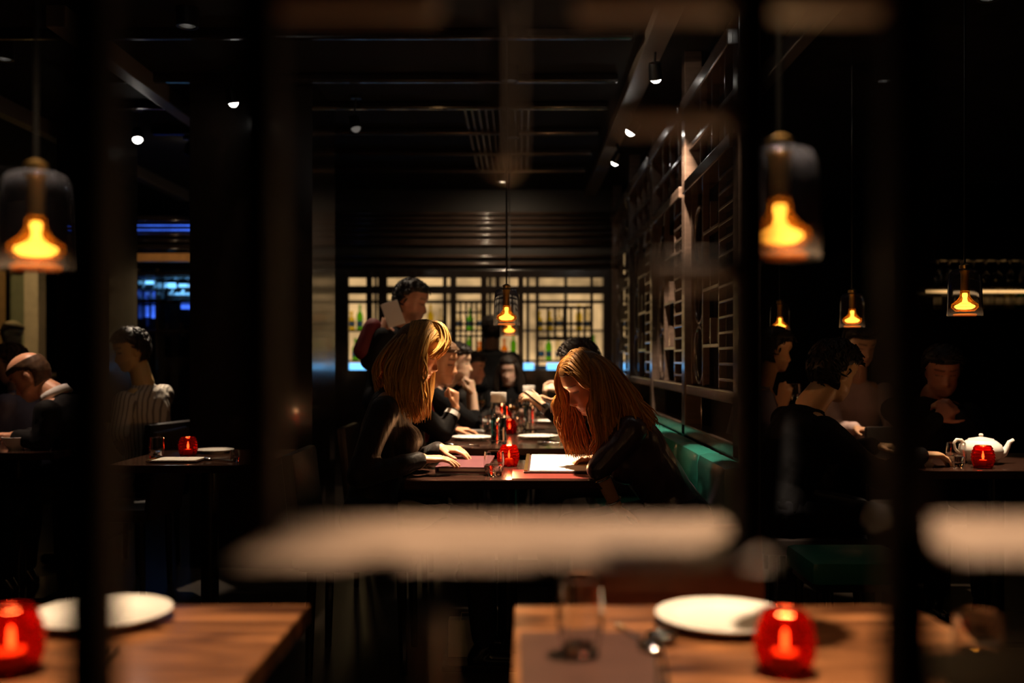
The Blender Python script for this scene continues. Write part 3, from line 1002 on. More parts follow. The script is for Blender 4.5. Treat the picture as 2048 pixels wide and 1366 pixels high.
posts = (3.95, 5.22, 6.5, 7.85, 9.25)
for y in posts:
    sbar('post', y - 0.05, y + 0.05, 0, 2.8, 0.09)
sbar('sill', 3.9, 9.3, 0.80, 0.86, 0.09)
for a, b in zip(posts[:-1], posts[1:]):
    a2, b2 = a + 0.05, b - 0.05
    for z0, z1, w in ((1.015, 1.065, 0.08), (2.05, 2.11, 0.12), (2.28, 2.31, 0.05), (2.46, 2.53, 0.14)):
        sbar('rail', a2, b2, z0, z1, w)
    L = b2 - a2
    s1, s2 = a2 + L * 0.36, a2 + L * 0.70
    for s in (a2 + 0.07, s1, s2, b2 - 0.04):
        sbar('stile', s - 0.011, s + 0.011, 1.065, 2.06, 0.035)
    for s in (a2 + L * 0.25, a2 + L * 0.5, a2 + L * 0.75):
        sbar('transom_bar', s - 0.012, s + 0.012, 2.12, 2.48, 0.035)
    # ladder of slats
    for k in range(14):
        z = 1.10 + k * 0.068
        sbar('slat', a2 + 0.085, s1 - 0.015, z, z + 0.014, 0.045, bev=0.003)
    # stack of rings
    yc = (s2 + b2 - 0.04) / 2
    rr = (b2 - 0.04 - s2) / 2 - 0.014
    for k in range(3):
        zc = 1.065 + rr + 0.012 + k * (2 * rr + 0.016)
        pts = [(SX, yc + rr * math.cos(q * 2 * math.pi / 28), zc + rr * math.sin(q * 2 * math.pi / 28)) for q in range(29)]
        MB().tube(pts, 0.009, 8, False).build('ring', M['screenw'], scr, SO, True)
    # fretwork blocks
    for k in range(3):
        z = 1.25 + k * 0.27
        sbar('fret', s1 + 0.011, s2 - 0.011, z, z + 0.018, 0.035, bev=0.003)
        sbar('fret', (s1 + s2) / 2 - 0.009, (s1 + s2) / 2 + 0.009, z + 0.018, z + 0.14, 0.035, bev=0.003)

# ------------------------------------------------------------------ far louvre header and lattice window to the bar
FY = 9.4
FS = F / FY


def fx(px):
    return (px - VX) / FS


def fz(py):
    return EYE + (VY - py) / FS


hd = thing('louvre_header', 'row of glossy dark horizontal louvres above the bar lattice', 'louvres', (-0.4, FY, 2.0))
HO = (-0.4, FY, 2.0)
for py in (427, 437, 446, 458, 470, 482, 488, 513, 528):
    z = fz(py)
    MB().tube([(fx(640), FY, z), (fx(1228), FY, z)], 0.016, 10).build('slat', M['screenw'], hd, HO, True)
MB().box((fx(934), FY + 0.05, (2.8 + fz(540)) / 2), (fx(1240) - fx(600), 0.03, 2.8 - fz(540))).build('backing', M['wall'], hd, HO)

lw = thing('bar_lattice', 'dark wooden lattice window in front of the lit bar', 'lattice', (-0.4, FY, 0))
WO = (-0.4, FY, 0)


def fbar(name, x0, x1, y0, y1, dep=0.05):
    a, b = fx(x0), fx(x1)
    z1, z0 = fz(y0), max(0.0, fz(y1))
    MB().box(((a + b) / 2, FY, (z0 + z1) / 2), (b - a, dep, z1 - z0), bev=0.004).build(name, M['lacq'], lw, WO)


BOT = VY + EYE * FS
for x0, x1 in ((640, 698), (733, 745), (757, 775), (820, 832), (886, 894), (904, 913), (962, 974), (991, 1000), (1036, 1047), (1071, 1078), (1180, 1186), (1206, 1228)):
    fbar('mullion', x0, x1, 540, BOT)
for y0, y1 in ((540, 556), (572, 588), (601, 607), (740, BOT)):
    fbar('crossbar', 640, 1228, y0, y1, 0.04)
for x in (1096, 1110, 1128, 1142, 1157, 1169):
    fbar('glazing_bar', x - 2.5, x + 2.5, 617, 678, 0.03)
for y0, y1 in ((612, 618), (645, 650), (673, 681)):
    fbar('glazing_bar', 1078, 1180, y0, y1, 0.03)
for x in (921, 932, 943, 953):
    fbar('glazing_bar', x - 2, x + 2, 607, 720, 0.03)
for y in (625, 648, 672):
    fbar('glazing_bar', 913, 962, y - 2, y + 2, 0.03)

# the bar behind it
BY = 11.6
bar = thing('back_bar', 'lit bar shelving behind the lattice with amber back panels', 'bar', (-0.6, BY, 0))
BBO = (-0.6, BY, 0)
for k in range(9):
    x = -2.55 + k * 0.44
    MB().box((x + 0.22, BY + 0.05, 1.70), (0.40, 0.02, 1.16)).build('backlit_panel', M['warmpanel'], bar, BBO)
    MB().box((x, BY, 1.2), (0.035, 0.22, 2.4), bev=0.004).build('upright', M['lacq'], bar, BBO)
for z in (1.17, 1.52, 1.86, 2.25):
    MB().box((-0.6, BY - 0.02, z), (4.0, 0.24, 0.025), bev=0.003).build('shelf', M['lacq'], bar, BBO)
MB().box((-0.6, BY + 0.1, 0.6), (4.1, 0.08, 1.15), bev=0.004).build('cabinet_back', M['lacq'], bar, BBO)
ct = thing('bar_counter', 'dark bar counter with a blue light strip', 'bar counter', (-0.6, 10.5, 0))
MB().box((-0.6, 10.5, 0.52), (4.2, 0.5, 1.04), bev=0.008).build('counter_body', M['lacq'], ct, (-0.6, 10.5, 0))
MB().box((-0.6, 10.48, 1.06), (4.3, 0.6, 0.04), bev=0.006).build('counter_top', M['table'], ct, (-0.6, 10.5, 0))
for k in range(7):
    MB().box((-2.3 + k * 0.56, 10.76, 1.115), (0.42, 0.03, 0.07), bev=0.004).build('blue_light_strip', M['cyanstrip'], ct, (-0.6, 10.5, 0))


def bottle_meshes():
    out = []
    shapes = [[(0, 0), (0.036, 0), (0.038, 0.006), (0.038, 0.16), (0.030, 0.19), (0.014, 0.215), (0.0135, 0.275), (0.016, 0.278), (0.016, 0.290), (0, 0.290)],
              [(0, 0), (0.042, 0), (0.044, 0.006), (0.040, 0.14), (0.020, 0.165), (0.014, 0.18), (0.014, 0.225), (0.019, 0.228), (0.019, 0.250), (0, 0.250)],
              [(0, 0), (0.033, 0), (0.034, 0.005), (0.034, 0.20), (0.026, 0.22), (0.013, 0.235), (0.013, 0.285), (0.015, 0.290), (0, 0.290)],
              [(0, 0), (0.040, 0), (0.042, 0.005), (0.042, 0.10), (0.036, 0.13), (0.015, 0.15), (0.015, 0.190), (0.020, 0.192), (0.020, 0.215), (0, 0.215)]]
    for s in shapes:
        b = MB().lathe(s, 12).mesh('bottle')
        r = max(p[0] for p in s) * 1.015
        l = MB().lathe([(r, 0.04), (r, 0.10)], 12).mesh('bottle_label')
        for me in (b, l):
            for p in me.polygons:
                p.use_smooth = True
        out.append((b, l))
    return out


BM = bottle_meshes()
protos = {}


def bottle(loc, label, group):
    k = random.randrange(4)
    c = random.choice((0, 0, 1, 2, 2, 3, 3))
    t = thing('bottle', label, 'bottle', loc, random.random() * 6, group)
    key = (k, c)
    if key not in protos:
        b = BM[k][0].copy()
        b.materials.append(M['bottles'][c])
        l = BM[k][1].copy()
        l.materials.append(M['label'])
        protos[key] = (b, l)
    for nm, me in zip(('bottle_glass', 'paper_label'), protos[key]):
        o = bpy.data.objects.new(nm, me)
        COL.objects.link(o)
        o.parent = t if nm == 'bottle_glass' else gb
        gb = o


for z, n in ((1.183, 38), (1.533, 34)):
    for k in range(n):
        x = -2.48 + (k + 0.5) * (3.9 / n) + random.uniform(-0.012, 0.012)
        if min(abs(x - (-2.55 + q * 0.44)) for q in range(10)) < 0.062:
            continue
        bottle((x, BY - 0.06 + random.uniform(-0.02, 0.02), z), 'liquor bottle on the lower shelf of the lit bar' if z < 1.3 else 'liquor bottle on the upper shelf of the lit bar',
               'bottles behind the bar lattice')

# ------------------------------------------------------------------ blue-lit bar at the left
GY = 8.6
GS = F / GY


def gx(px):
    return (px - VX) / GS


def gz(py):
    return EYE + (VY - py) / GS


lb = thing('blue_bar_shelving', 'dark shelving with blue backlit panels at the left bar', 'shelving', (gx(300), GY + 0.5, 0))
LO = (gx(300), GY + 0.5, 0)


def lpart(name, x0, x1, y0, y1, m, dy=0.5, dep=0.03, s=None):
    k = (GY + dy) / GY
    a, b = gx(x0) * k, gx(x1) * k
    z1, z0 = EYE + (gz(y0) - EYE) * k, EYE + (gz(y1) - EYE) * k
    MB().box(((a + b) / 2, GY + dy, (z0 + z1) / 2), (b - a, dep, z1 - z0), bev=0.002).build(name, m, lb, LO)


for x0, x1, y0, y1 in ((245, 253, 578, 597), (256, 262, 582, 596), (265, 279, 575, 597), (286, 288, 580, 594), (293, 295, 582, 598), (303, 313, 580, 597), (251, 262, 610, 640), (266, 281, 610, 650), (292, 297, 612, 634), (304, 310, 611, 636), (363, 380, 610, 618)):
    lpart('blue_panel', x0, x1, y0, y1, M['bluepanel'])
for x0, x1, y0, y1 in ((244, 262, 549, 558), (263, 280, 553, 566), (282, 314, 562, 568), (330, 352, 566, 576), (345, 380, 580, 590), (358, 380, 568, 574)):
    lpart('cyan_strip', x0, x1, y0, y1, M['cyanstrip'], 0.46)
for y in (546, 600, 660):
    lpart('shelf', 205, 400, y, y + 7, M['lacq'], 0.4, 0.2)
for x in (208, 283, 320, 398):
    lpart('upright', x - 2, x + 2, 540, 800, M['lacq'], 0.4, 0.2)
lpart('back_board', 200, 410, 540, 1000, M['lacq'], 0.6)
bm_ = tag(MB().box((gx(308), GY - 0.1, gz(518)), (gx(400) - gx(235), 0.08, gz(510) - gz(526)), bev=0.004).build('oak_beam', M['oak'], origin=(gx(308), GY - 0.1, gz(518))), 'lit oak beam above the hanging glasses at the left', 'beam')
struct(bm_)
bm_.name = 'trim_1'
lv = thing('blue_louvres', 'dark louvres with added glowing blue slats above the oak beam', 'louvres', (gx(310), GY, gz(470)))
for py, mm_ in ((441, 'lacq'), (451, 'bluepanel'), (460, 'bluepanel'), (470, 'lacq'), (482, 'lacq'), (498, 'lacq')):  # blue slats glow to stand in for blue light falling on the louvres
    z = gz(py)
    MB().tube([(gx(262), GY, z), (gx(385), GY, z)], 0.005 if mm_ == 'bluepanel' else 0.014, 8).build('slat', M[mm_], lv, (gx(310), GY, gz(470)), True)
MB().box((gx(322), GY + 0.05, gz(468)), (gx(385) - gx(262), 0.03, gz(432) - gz(506))).build('backing', M['lacq'], lv, (gx(310), GY, gz(470)))
spotlight((-2.4, 7.2, 2.7), (gx(315), GY - 0.1, gz(518)), 26, 34, 'small added spotlight lighting the oak beam', col=(1.0, 0.66, 0.35))  # extra spot put in to light the beam


def glass_rack(label, x0, x1, n, y, z, gl):
    t = thing('glass_rack', label, 'rack', ((x0 + x1) / 2, y, z))
    for dy in (-0.03, 0.03, 0.065, 0.125):
        MB().tube([(x0 - (x0 + x1) / 2, dy, 0.006), (x1 - (x0 + x1) / 2, dy, 0.006)], 0.006, 8).build('rail', M['chrome'], t)
    for sx in (x0, x1):
        MB().tube([(sx - (x0 + x1) / 2, 0, 0.01), (sx - (x0 + x1) / 2, 0, 2.8 - z)], 0.006, 8).build('hanger', M['spothouse'], t)
    global HG
    for k in range(n):
        x = x0 + (k + 0.5) * (x1 - x0) / n
        if HG is None:
            HG = thing('hanging_wine_glass', gl, 'wine glass', (x, y + 0.095 * (k % 2), z), 0, 'wine glasses hanging upside down')
            HG.rotation_euler = (math.pi, 0, 0)
            MB().lathe([(r, zz - 0.002) for r, zz in wine_profile(1.0)], 14).build('glass_body', M['glass'], HG, smooth='auto')
        else:
            dup(HG, (x, y + 0.095 * (k % 2), z), 0, gl)


HG = None
glass_rack('rack of wine glasses hanging upside down at the blue bar', gx(212), gx(392), 16, GY + 0.05, gz(554), 'wine glass hanging upside down at the blue-lit bar')
# right bar
RY = 8.8
RS = F / RY


def rx(px):
    return (px - VX) / RS


def rzz(py):
    return EYE + (VY - py) / RS


glass_rack('rack of wine glasses hanging upside down at the right bar', rx(1868), rx(2075), 17, RY, rzz(522), 'wine glass hanging upside down at the right bar')
rb = thing('right_bar_shelf', 'dark bar shelf with an amber light strip at the right', 'shelving', (rx(1960), RY + 0.3, 0))
RO = (rx(1960), RY + 0.3, 0)
for k in range(3):
    MB().box((rx(1868) + 0.16 + k * 0.335, RY + 0.2, rzz(580)), (0.325, 0.02, 0.022), bev=0.002).build('amber_light_strip', M['ambstrip'], rb, RO)
MB().box((rx(1975), RY + 0.36, 1.2), (1.1, 0.04, 2.4), bev=0.004).build('back_board', M['lacq'], rb, RO)
for py in (575, 622):
    MB().box((rx(1975), RY + 0.28, rzz(py) + 0.02), (1.1, 0.16, 0.02), bev=0.003).build('shelf', M['lacq'], rb, RO)
for k, px in enumerate((1872, 1955, 1976, 1997, 2018, 2040)):
    bottle((rx(px) * 1.03, RY + 0.25, rzz(622) + 0.03), 'small bottle standing on the right bar shelf', 'bottles at the right bar')

# serving hatch at the far left
al = thing('serving_hatch', 'khaki plaster serving hatch at the far left', 'alcove', (-4.9, 9.6, 0))
AO = (-4.9, 9.6, 0)


def apart(name, x0, x1, y0, y1, m, d=9.6, dep=0.1):
    s = F / d
    a, b = (x0 - VX) / s, (x1 - VX) / s
    z1, z0 = EYE + (VY - y0) / s, max(0, EYE + (VY - y1) / s)
    MB().box(((a + b) / 2, d, (z0 + z1) / 2), (b - a, dep, z1 - z0), bev=0.004).build(name, m, al, AO)


apart('back_wall', -120, 58, 520, 980, M['khaki'], 10.2)
apart('lintel', -120, 46, 376, 500, M['tanplaster'], 9.6)
apart('jamb', 56, 84, 505, 980, M['tanplaster'], 9.62, 0.16)
apart('jamb', -8, 3, 500, 980, M['oak'], 9.6, 0.16)
apart('counter', -120, 100, 800, 980, M['lacq'], 9.48, 0.2)
spotlight((-4.4, 8.2, 2.7), (-4.85, 9.9, 1.5), 45, 50, 'added spotlight lighting the khaki serving hatch', col=(1.0, 0.80, 0.42))  # unseen spot added to warm the hatch walls

# polished copper post beside the black column, bag shape for the lit floor patch
cp = thing('copper_post', 'slim polished copper post beside the black column', 'post', (-1.29, 6.55, 0))
MB().lathe([(0, 0), (0.05, 0), (0.05, 0.02), (0.034, 0.05), (0.034, 2.70), (0.06, 2.74), (0.06, 2.8), (0, 2.8)], 20).build('shaft', M['brass'], cp, smooth='auto')
MB().lathe([(0.034, 1.2), (0.04, 1.21), (0.04, 1.24), (0.034, 1.25)], 20).build('collar', M['brass'], cp, smooth='auto')
bg = thing('lit_patch_bag', 'small pale paper bag on the floor under the women\'s table', 'bag', (-0.195, 3.92, 0))  # bag made up to stand in for a lit patch of floor
MB().box((0, 0.03, 0.085), (0.175, 0.06, 0.17), bev=0.003).build('bag_body', M['kraft'], bg)
MB().tube([(-0.04, 0.0, 0.165), (-0.035, 0, 0.20), (0.035, 0, 0.20), (0.04, 0, 0.165)], 0.003, 6).build('handle', M['kraft'], bg)


# ------------------------------------------------------------------ people
HZ = np.array([.122, .118, .110, .095, .075, .055, .038, .020, .004, -.010, -.030, -.055, -.064, -.070, -.076, -.083, -.092, -.104, -.114, -.120])
HF = np.array([.000, .030, .050, .074, .089, .0945, .097, .0925, .0875, .0875, .0885, .0885, .0925, .0935, .0885, .0915, .0835, .0875, .0780, .0480])
HBZ = np.array([.122, .118, .110, .095, .070, .040, .010, -.020, -.050, -.080, -.105, -.120])
HB = np.array([.000, -.030, -.050, -.073, -.091, -.099, -.100, -.093, -.074, -.050, -.032, -.010])
HWZ = np.array([.122, .118, .110, .095, .070, .040, .010, -.020, -.050, -.080, -.102, -.114, -.120])
HW = np.array([.000, .026, .043, .059, .071, .0755, .0750, .0715, .0660, .0560, .0420, .0280, .0120])


def head_pt(z, a, male=False):
    f = float(np.interp(-z, -HZ, HF))
    b = float(np.interp(-z, -HBZ, HB))
    w = float(np.interp(-z, -HWZ, HW))
    if male and z < -0.05:
        w *= 1.08
    c, h = (f + b) / 2, (f - b) / 2
    sx, cy = math.sin(a), math.cos(a)
    e = 2 / 2.25
    x = w * math.copysign(abs(sx) ** e, sx)
    y = c + h * math.copysign(abs(cy) ** e, cy)
    if cy > 0:
        # nose
        if -0.060 < z < 0.010:
            if z > -0.042:
                t = (0.010 - z) / 0.052
                hgt = 0.027 * t ** 1.15
                s = 0.0065 + 0.0055 * t
            else:
                t = (z + 0.060) / 0.018
                hgt = 0.027 * max(0, t) ** 0.6
                s = 0.012
            y += hgt * math.exp(-(x / s) ** 2)
            if -0.055 < z < -0.035:
                y += 0.007 * math.exp(-((abs(x) - 0.013) / 0.006) ** 2) * math.exp(-((z + 0.045) / 0.008) ** 2)
        for sg in (-1, 1):
            dx, dz = x - sg * 0.032, z - 0.004
            y -= 0.011 * math.exp(-(dx / 0.016) ** 2 - (dz / 0.012) ** 2)
            y += 0.006 * math.exp(-(dx / 0.011) ** 2 - (dz / 0.0075) ** 2)
            y += 0.0035 * math.exp(-(dx / 0.022) ** 2 - ((z - 0.028) / 0.009) ** 2)
            y += 0.003 * math.exp(-((x - sg * 0.042) / 0.018) ** 2 - ((z + 0.028) / 0.018) ** 2)
    return Vector((x, y, z))


def head_rings(male=False, nz=60, na=64):
    zs_ = [0.1215 - (0.2410) * (0.5 - 0.5 * math.cos(math.pi * i / nz)) if False else 0.1215 - 0.2410 * i / nz for i in range(nz + 1)]
    return [[head_pt(z, 2 * math.pi * k / na, male) for k in range(na)] for z in zs_]


def basis(fwd, up=Vector((0, 0, 1))):
    f = Vector(fwd).normalized()
    r = f.cross(Vector(up)).normalized()
    u = r.cross(f).normalized()
    return Matrix((r, f, u)).transposed()      # local x right, y forward, z up


def look(yaw_deg, pitch_deg, roll_deg=0):
    """yaw 0 looks along +x, 90 along +y; pitch positive looks up"""
    y, p = math.radians(yaw_deg), math.radians(pitch_deg)
    f = Vector((math.cos(y) * math.cos(p), math.sin(y) * math.cos(p), math.sin(p)))
    R = basis(f)
    if roll_deg:
        R = Matrix.Rotation(math.radians(roll_deg), 3, f) @ R
    return R


def remesh(mb, vox, iters=2, wr=0.0, wscale=14.0):
    me = mb.mesh('tmp')
    o = bpy.data.objects.new('tmp', me)
    COL.objects.link(o)
    md = o.modifiers.new('r', 'REMESH')
    md.mode = 'VOXEL'
    md.voxel_size = vox
    if iters:
        sm = o.modifiers.new('s', 'SMOOTH')
        sm.factor = 0.5
        sm.iterations = iters
    dg = bpy.context.evaluated_depsgraph_get()
    out = bpy.data.meshes.new_from_object(o.evaluated_get(dg))
    bpy.data.objects.remove(o, do_unlink=True)
    bpy.data.meshes.remove(me)
    if wr:
        nv = len(out.vertices)
        co, no = np.empty(nv * 3, np.float32), np.empty(nv * 3, np.float32)
        out.vertices.foreach_get('co', co)
        out.vertices.foreach_get('normal', no)
        q = co.reshape(-1, 3) * np.array([wscale, wscale, wscale * 0.55], np.float32)
        nn = np.array([noise.noise(p) + 0.5 * noise.noise((p[0] * 2.3, p[1] * 2.3, p[2] * 2.3)) for p in q.tolist()], np.float32)
        co = (co.reshape(-1, 3) + no.reshape(-1, 3) * (nn * wr)[:, None]).ravel()
        out.vertices.foreach_set('co', co)
        out.update()
    return out


def ik(sh, wr, l1, l2, hint):
    sh, wr, hint = Vector(sh), Vector(wr), Vector(hint)
    d = wr - sh
    L = min(d.length, (l1 + l2) * 0.995)
    d = d.normalized()
    a = (l1 * l1 - l2 * l2 + L * L) / (2 * L)
    h = math.sqrt(max(1e-6, l1 * l1 - a * a))
    n = hint - d * hint.dot(d)
    n = n.normalized()
    return sh + d * a + n * h


def hand(mb, wrist, d, n, thumb, curl=(0.35, 0.35, 0.4, 0.45), s=1.0, tcurl=0.3, spread=0.06):
    """palm, four fingers of unequal length with bent joints and a thumb; n points out of the back of the hand"""
    wrist = Vector(wrist)
    d = Vector(d).normalized()
    n = Vector(n)
    n = (n - d * n.dot(d)).normalized()
    sd = d.cross(n) * thumb          # towards the thumb side
    rings = []
    for t, hw, hd in ((-0.01, .024, .017), (0.02, .030, .017), (0.05, .039, .0155), (0.078, .041, .0135), (0.088, .038, .010)):
        c = wrist + d * t * s
        rings.append([c + (sd * math.cos(2 * math.pi * k / 14) * hw + n * math.sin(2 * math.pi * k / 14) * hd) * s for k in range(14)])
    mb.ring_loft(rings)
    offs = (0.030, 0.0102, -0.0102, -0.0295)
    lens = ((.036, .024, .020), (.040, .027, .021), (.037, .025, .020), (.029, .019, .017))
    for i in range(4):
        p = wrist + (d * (0.082 - 0.004 * abs(i - 1)) + sd * offs[i]) * s
        fd = (d + sd * spread * (1.5 - i)).normalized()
        ang = 0
        r = (0.0095 if i < 3 else 0.0082) * s
        for j, L in enumerate(lens[i]):
            ang += curl[i] * (1.0, 1.15, 0.75)[j]
            dd = fd * math.cos(ang) - n * math.sin(ang)
            q = p + dd * L * s
            mb.cap(p, r, q, r * 0.90, 10)
            p, r = q, r * 0.90
    p = wrist + (d * 0.018 + sd * 0.024) * s
    td = (d * 0.62 + sd * 0.70 - n * 0.25).normalized()
    q = p + td * 0.042 * s
    mb.cap(p, 0.0135 * s, q, 0.0105 * s, 10)
    td2 = (td * math.cos(tcurl) + (d * 0.8 - sd * 0.5) * math.sin(tcurl)).normalized()
    q2 = q + td2 * 0.032 * s
    mb.cap(q, 0.0105 * s, q2, 0.009 * s, 10)
    q3 = q2 + (td2 * 0.9 + d * 0.2).normalized() * 0.024 * s
    mb.cap(q2, 0.009 * s, q3, 0.0075 * s, 10)


def torso_rings(pel, neck, side, fem, k=1.0):
    sp = neck - pel
    up = sp.normalized()
    side = (side - up * side.dot(up)).normalized()
    fw = up.cross(side).normalized()
    data = [(-0.10, .165, .115, 0), (0.02, .172, .120, 0), (0.25, .150, .108, 0.0), (0.50, .168, .118, .008), (0.70, .185, .118, .008), (0.84, .182, .098, 0), (0.93, .140, .078, -.005), (1.0, .070, .058, 0), (1.05, .052, .050, .006)]
    rings = []
    for t, w, dp, off in data:
        if fem:
            w *= 0.87 if t > 0.1 else 0.98
            dp *= 0.92
        c = pel + sp * t + fw * off
        rings.append([c + side * math.copysign(abs(math.cos(a)) ** 0.85, math.cos(a)) * w * k + fw * math.sin(a) * dp * k for a in [2 * math.pi * q / 28 for q in range(28)]])
    return rings, up, side, fw


def put_tint(me, R, c, s, base, male, lips):
    n = len(me.vertices)
    V = np.empty(n * 3, np.float32)
    me.vertices.foreach_get('co', V)
    V = V.reshape(-1, 3)
    L = (V - np.array(c, np.float32)) @ np.array(R, np.float32) / s
    x, y, z = L[:, 0], L[:, 1], L[:, 2]
    colr = np.tile(np.array([*base, 1.0], np.float32), (n, 1))

    def blend(w, cc):
        w = np.clip(w, 0, 1)[:, None]
        colr[:, :3] = colr[:, :3] * (1 - w) + np.array(cc, np.float32) * w
    face = (y > 0.035) & (np.abs(x) < 0.075) & (np.abs(z) < 0.13)
    ax = np.abs(x)
    b3 = np.array(base)
    blend(face * np.exp(-((ax - 0.043) / 0.018) ** 2 - ((z + 0.030) / 0.018) ** 2) * 0.35, (b3[0] * 1.02, b3[1] * 0.72, b3[2] * 0.68))
    blend(face * (np.exp(-(x / 0.021) ** 4 - ((z + 0.0755) / 0.0085) ** 4)) * 0.9, lips)
    blend(face * (np.exp(-(x / 0.023) ** 4 - ((z + 0.0755) / 0.0012) ** 2)) * 0.8, (0.10, 0.02, 0.015))
    brow = z - (0.026 + 0.10 * np.clip(ax - 0.018, 0, 1) - 5.5 * np.clip(ax - 0.036, 0, 1) ** 2)
    blend(face * ((ax > 0.012) & (ax < 0.056)) * np.exp(-(brow / (0.0045 if male else 0.0032)) ** 2) * 0.85, (0.035, 0.018, 0.009))
    lid = z - (-0.003 - 6.0 * (ax - 0.032) ** 2 * -1)
    blend(face * (np.abs(ax - 0.032) < 0.0165) * np.exp(-(lid / 0.0030) ** 2) * 0.95, (0.020, 0.010, 0.006))
    if male:
        blend(face * (z < -0.055) * 0.22 * (ax < 0.07), (0.16, 0.10, 0.075))
    a = me.attributes.new('tint', 'FLOAT_COLOR', 'POINT')
    a.data.foreach_set('color', colr.ravel())


def set_strand(me, val=None, vals=None):
    n = len(me.vertices)
    a = me.attributes.new('strand', 'FLOAT', 'POINT')
    if vals is None:
        vals = np.array([0.35 + 0.4 * noise.noise(v.co * 60) for v in me.vertices], np.float32)
    a.data.foreach_set('value', np.array(vals, np.float32))


def hair_cap(R, c, s, male=False, hairline=0.062, temple=0.0, back=-0.075, thick=0.013, bald=None, nz=44, na=64):
    """scalp hair as a shell that thins out to the hairline"""
    vs_, keep = [], []
    for i in range(nz + 1):
        z = 0.1215 - 0.225 * i / nz
        for k in range(na):
            a = 2 * math.pi * k / na
            p = head_pt(z, a, male)
            f = math.cos(a)
            # height of the hairline round the head: high in front, temples, low at the back
            if f > 0.25:
                hl = hairline - 0.01 * (1 - f)
            elif f > -0.25:
                u = (f + 0.25) / 0.5
                hl = temple * (1 - u) + (hairline - 0.0075) * u if u > 0.4 else temple - 0.02 * (0.4 - u)
            else:
                hl = back
            dd = z - hl
            if bald is not None and z > bald:
                dd = min(dd, bald + 0.004 - z)
            g = min(1.0, max(0.0, dd / 0.022)) ** 0.6
            nn = noise.noise(Vector((p.x * 55, p.y * 55, p.z * 30)))
            dirv = Vector((p.x, p.y * 1.0, p.z)).normalized()
            q = p + dirv * (thick * g * (1 + 0.35 * nn) + (0.0008 if dd >= 0 else -0.006))
            vs_.append(R @ (q * s) + c)
            keep.append(dd >= -0.012)
    fs = []
    for i in range(nz):
        for k in range(na):
            k2 = (k + 1) % na
            ids = (i * na + k, i * na + k2, (i + 1) * na + k2, (i + 1) * na + k)
            if all(keep[j] for j in ids):
                fs.append(ids)
    # crown lid
    if bald is None:
        fs.append(tuple(range(na)))
    mb = MB()
    mb.add(vs_, fs)
    return mb


def short_locks(mb, R, c, s, male=True, hairline=0.062, back=-0.07, n=240, L=0.034, r=0.0042, seed=3, thick=0.012):
    rnd = random.Random(seed)
    k = 0
    while k < n:
        z = rnd.uniform(-0.07, 0.119)
        a = rnd.uniform(-math.pi, math.pi)
        f = math.cos(a)
        lim = hairline if f > 0.2 else (0.0 if f > -0.25 else back)
        if z < lim + 0.004:
            continue
        p = head_pt(z, a, male)
        nrm = Vector((p.x, p.y, p.z)).normalized()
        t = Vector((p.x * 2.0, -0.05, -0.035 - max(0, -p.z))) + Vector((rnd.gauss(0, .03), rnd.gauss(0, .03), rnd.gauss(0, .02)))
        t = (t - nrm * t.dot(nrm)).normalized()
        pts = [p + nrm * (thick * 0.5), p + nrm * thick * 1.15 + t * L * 0.4, p + nrm * thick * 1.0 + t * L * 0.8, p + nrm * thick * 0.7 + t * L * 1.15]
        mb.tube([R @ (q * s) + c for q in pts], [r, r * 1.1, r * 0.8, r * 0.2], 5)
        k += 1
    return mb


def catmull(pts, n):
    pts = [Vector(p) for p in pts]
    P_ = [pts[0] * 2 - pts[1]] + pts + [pts[-1] * 2 - pts[-2]]
    out = []
    segs = len(pts) - 1
    for i in range(n):
        u = i / (n - 1) * segs
        k = min(int(u), segs - 1)
        t = u - k
        a, b, c, d = P_[k], P_[k + 1], P_[k + 2], P_[k + 3]
        out.append(0.5 * ((2 * b) + (-a + c) * t + (2 * a - 5 * b + 4 * c - d) * t * t + (-a + 3 * b - 3 * c + d) * t ** 3))
    return out


def locks(mb, strand, guides, n, r=0.006, jit=0.010, wave=0.004, npt=16, seed=1, short=0.12, r_root=0.55):
    """bundle of hair locks interpolated between neighbouring guide curves"""
    rnd = random.Random(seed)
    G = [catmull(g, npt) for g in guides]
    for q in range(n):
        u = rnd.random() * (len(G) - 1)
        k = min(int(u), len(G) - 2)
        t = u - k
        off = Vector((rnd.gauss(0, 1), rnd.gauss(0, 1), rnd.gauss(0, 0.6))) * jit
        ph, fq = rnd.random() * 6.3, rnd.uniform(0.8, 1.6)
        wd = Vector((rnd.gauss(0, 1), rnd.gauss(0, 1), 0))
        cut = 1 - rnd.random() * short
        pts, rad = [], []
        for i in range(npt):
            v = i / (npt - 1)
            vv = v * cut * (npt - 1)
            a0 = int(min(vv, npt - 2))
            fr = vv - a0
            p = G[k][a0].lerp(G[k][a0 + 1], fr) * (1 - t) + G[k + 1][a0].lerp(G[k + 1][a0 + 1], fr) * t
            sc = 0.25 + 0.75 * min(1, v * 1.6)
            p = p + off * sc + wd * (wave * v * math.sin(ph + fq * v * 7))
            pts.append(p)
            rad.append(r * (r_root + (1 - r_root) * math.sin(math.pi * min(1, v * 0.8 + 0.15)) if v < 0.8 else max(0.12, (1 - v) / 0.2 * 0.95)))
        n0 = len(mb.v)
        mb.tube(pts, rad, 5)
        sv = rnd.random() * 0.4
        strand += [min(1, sv + 0.6 * ((q2 // 5) / (npt - 1))) for q2 in range(len(mb.v) - n0)]  # roots dark, tips golden: light on the lower hair put into colour


SKIN = (0.60, 0.30, 0.17)


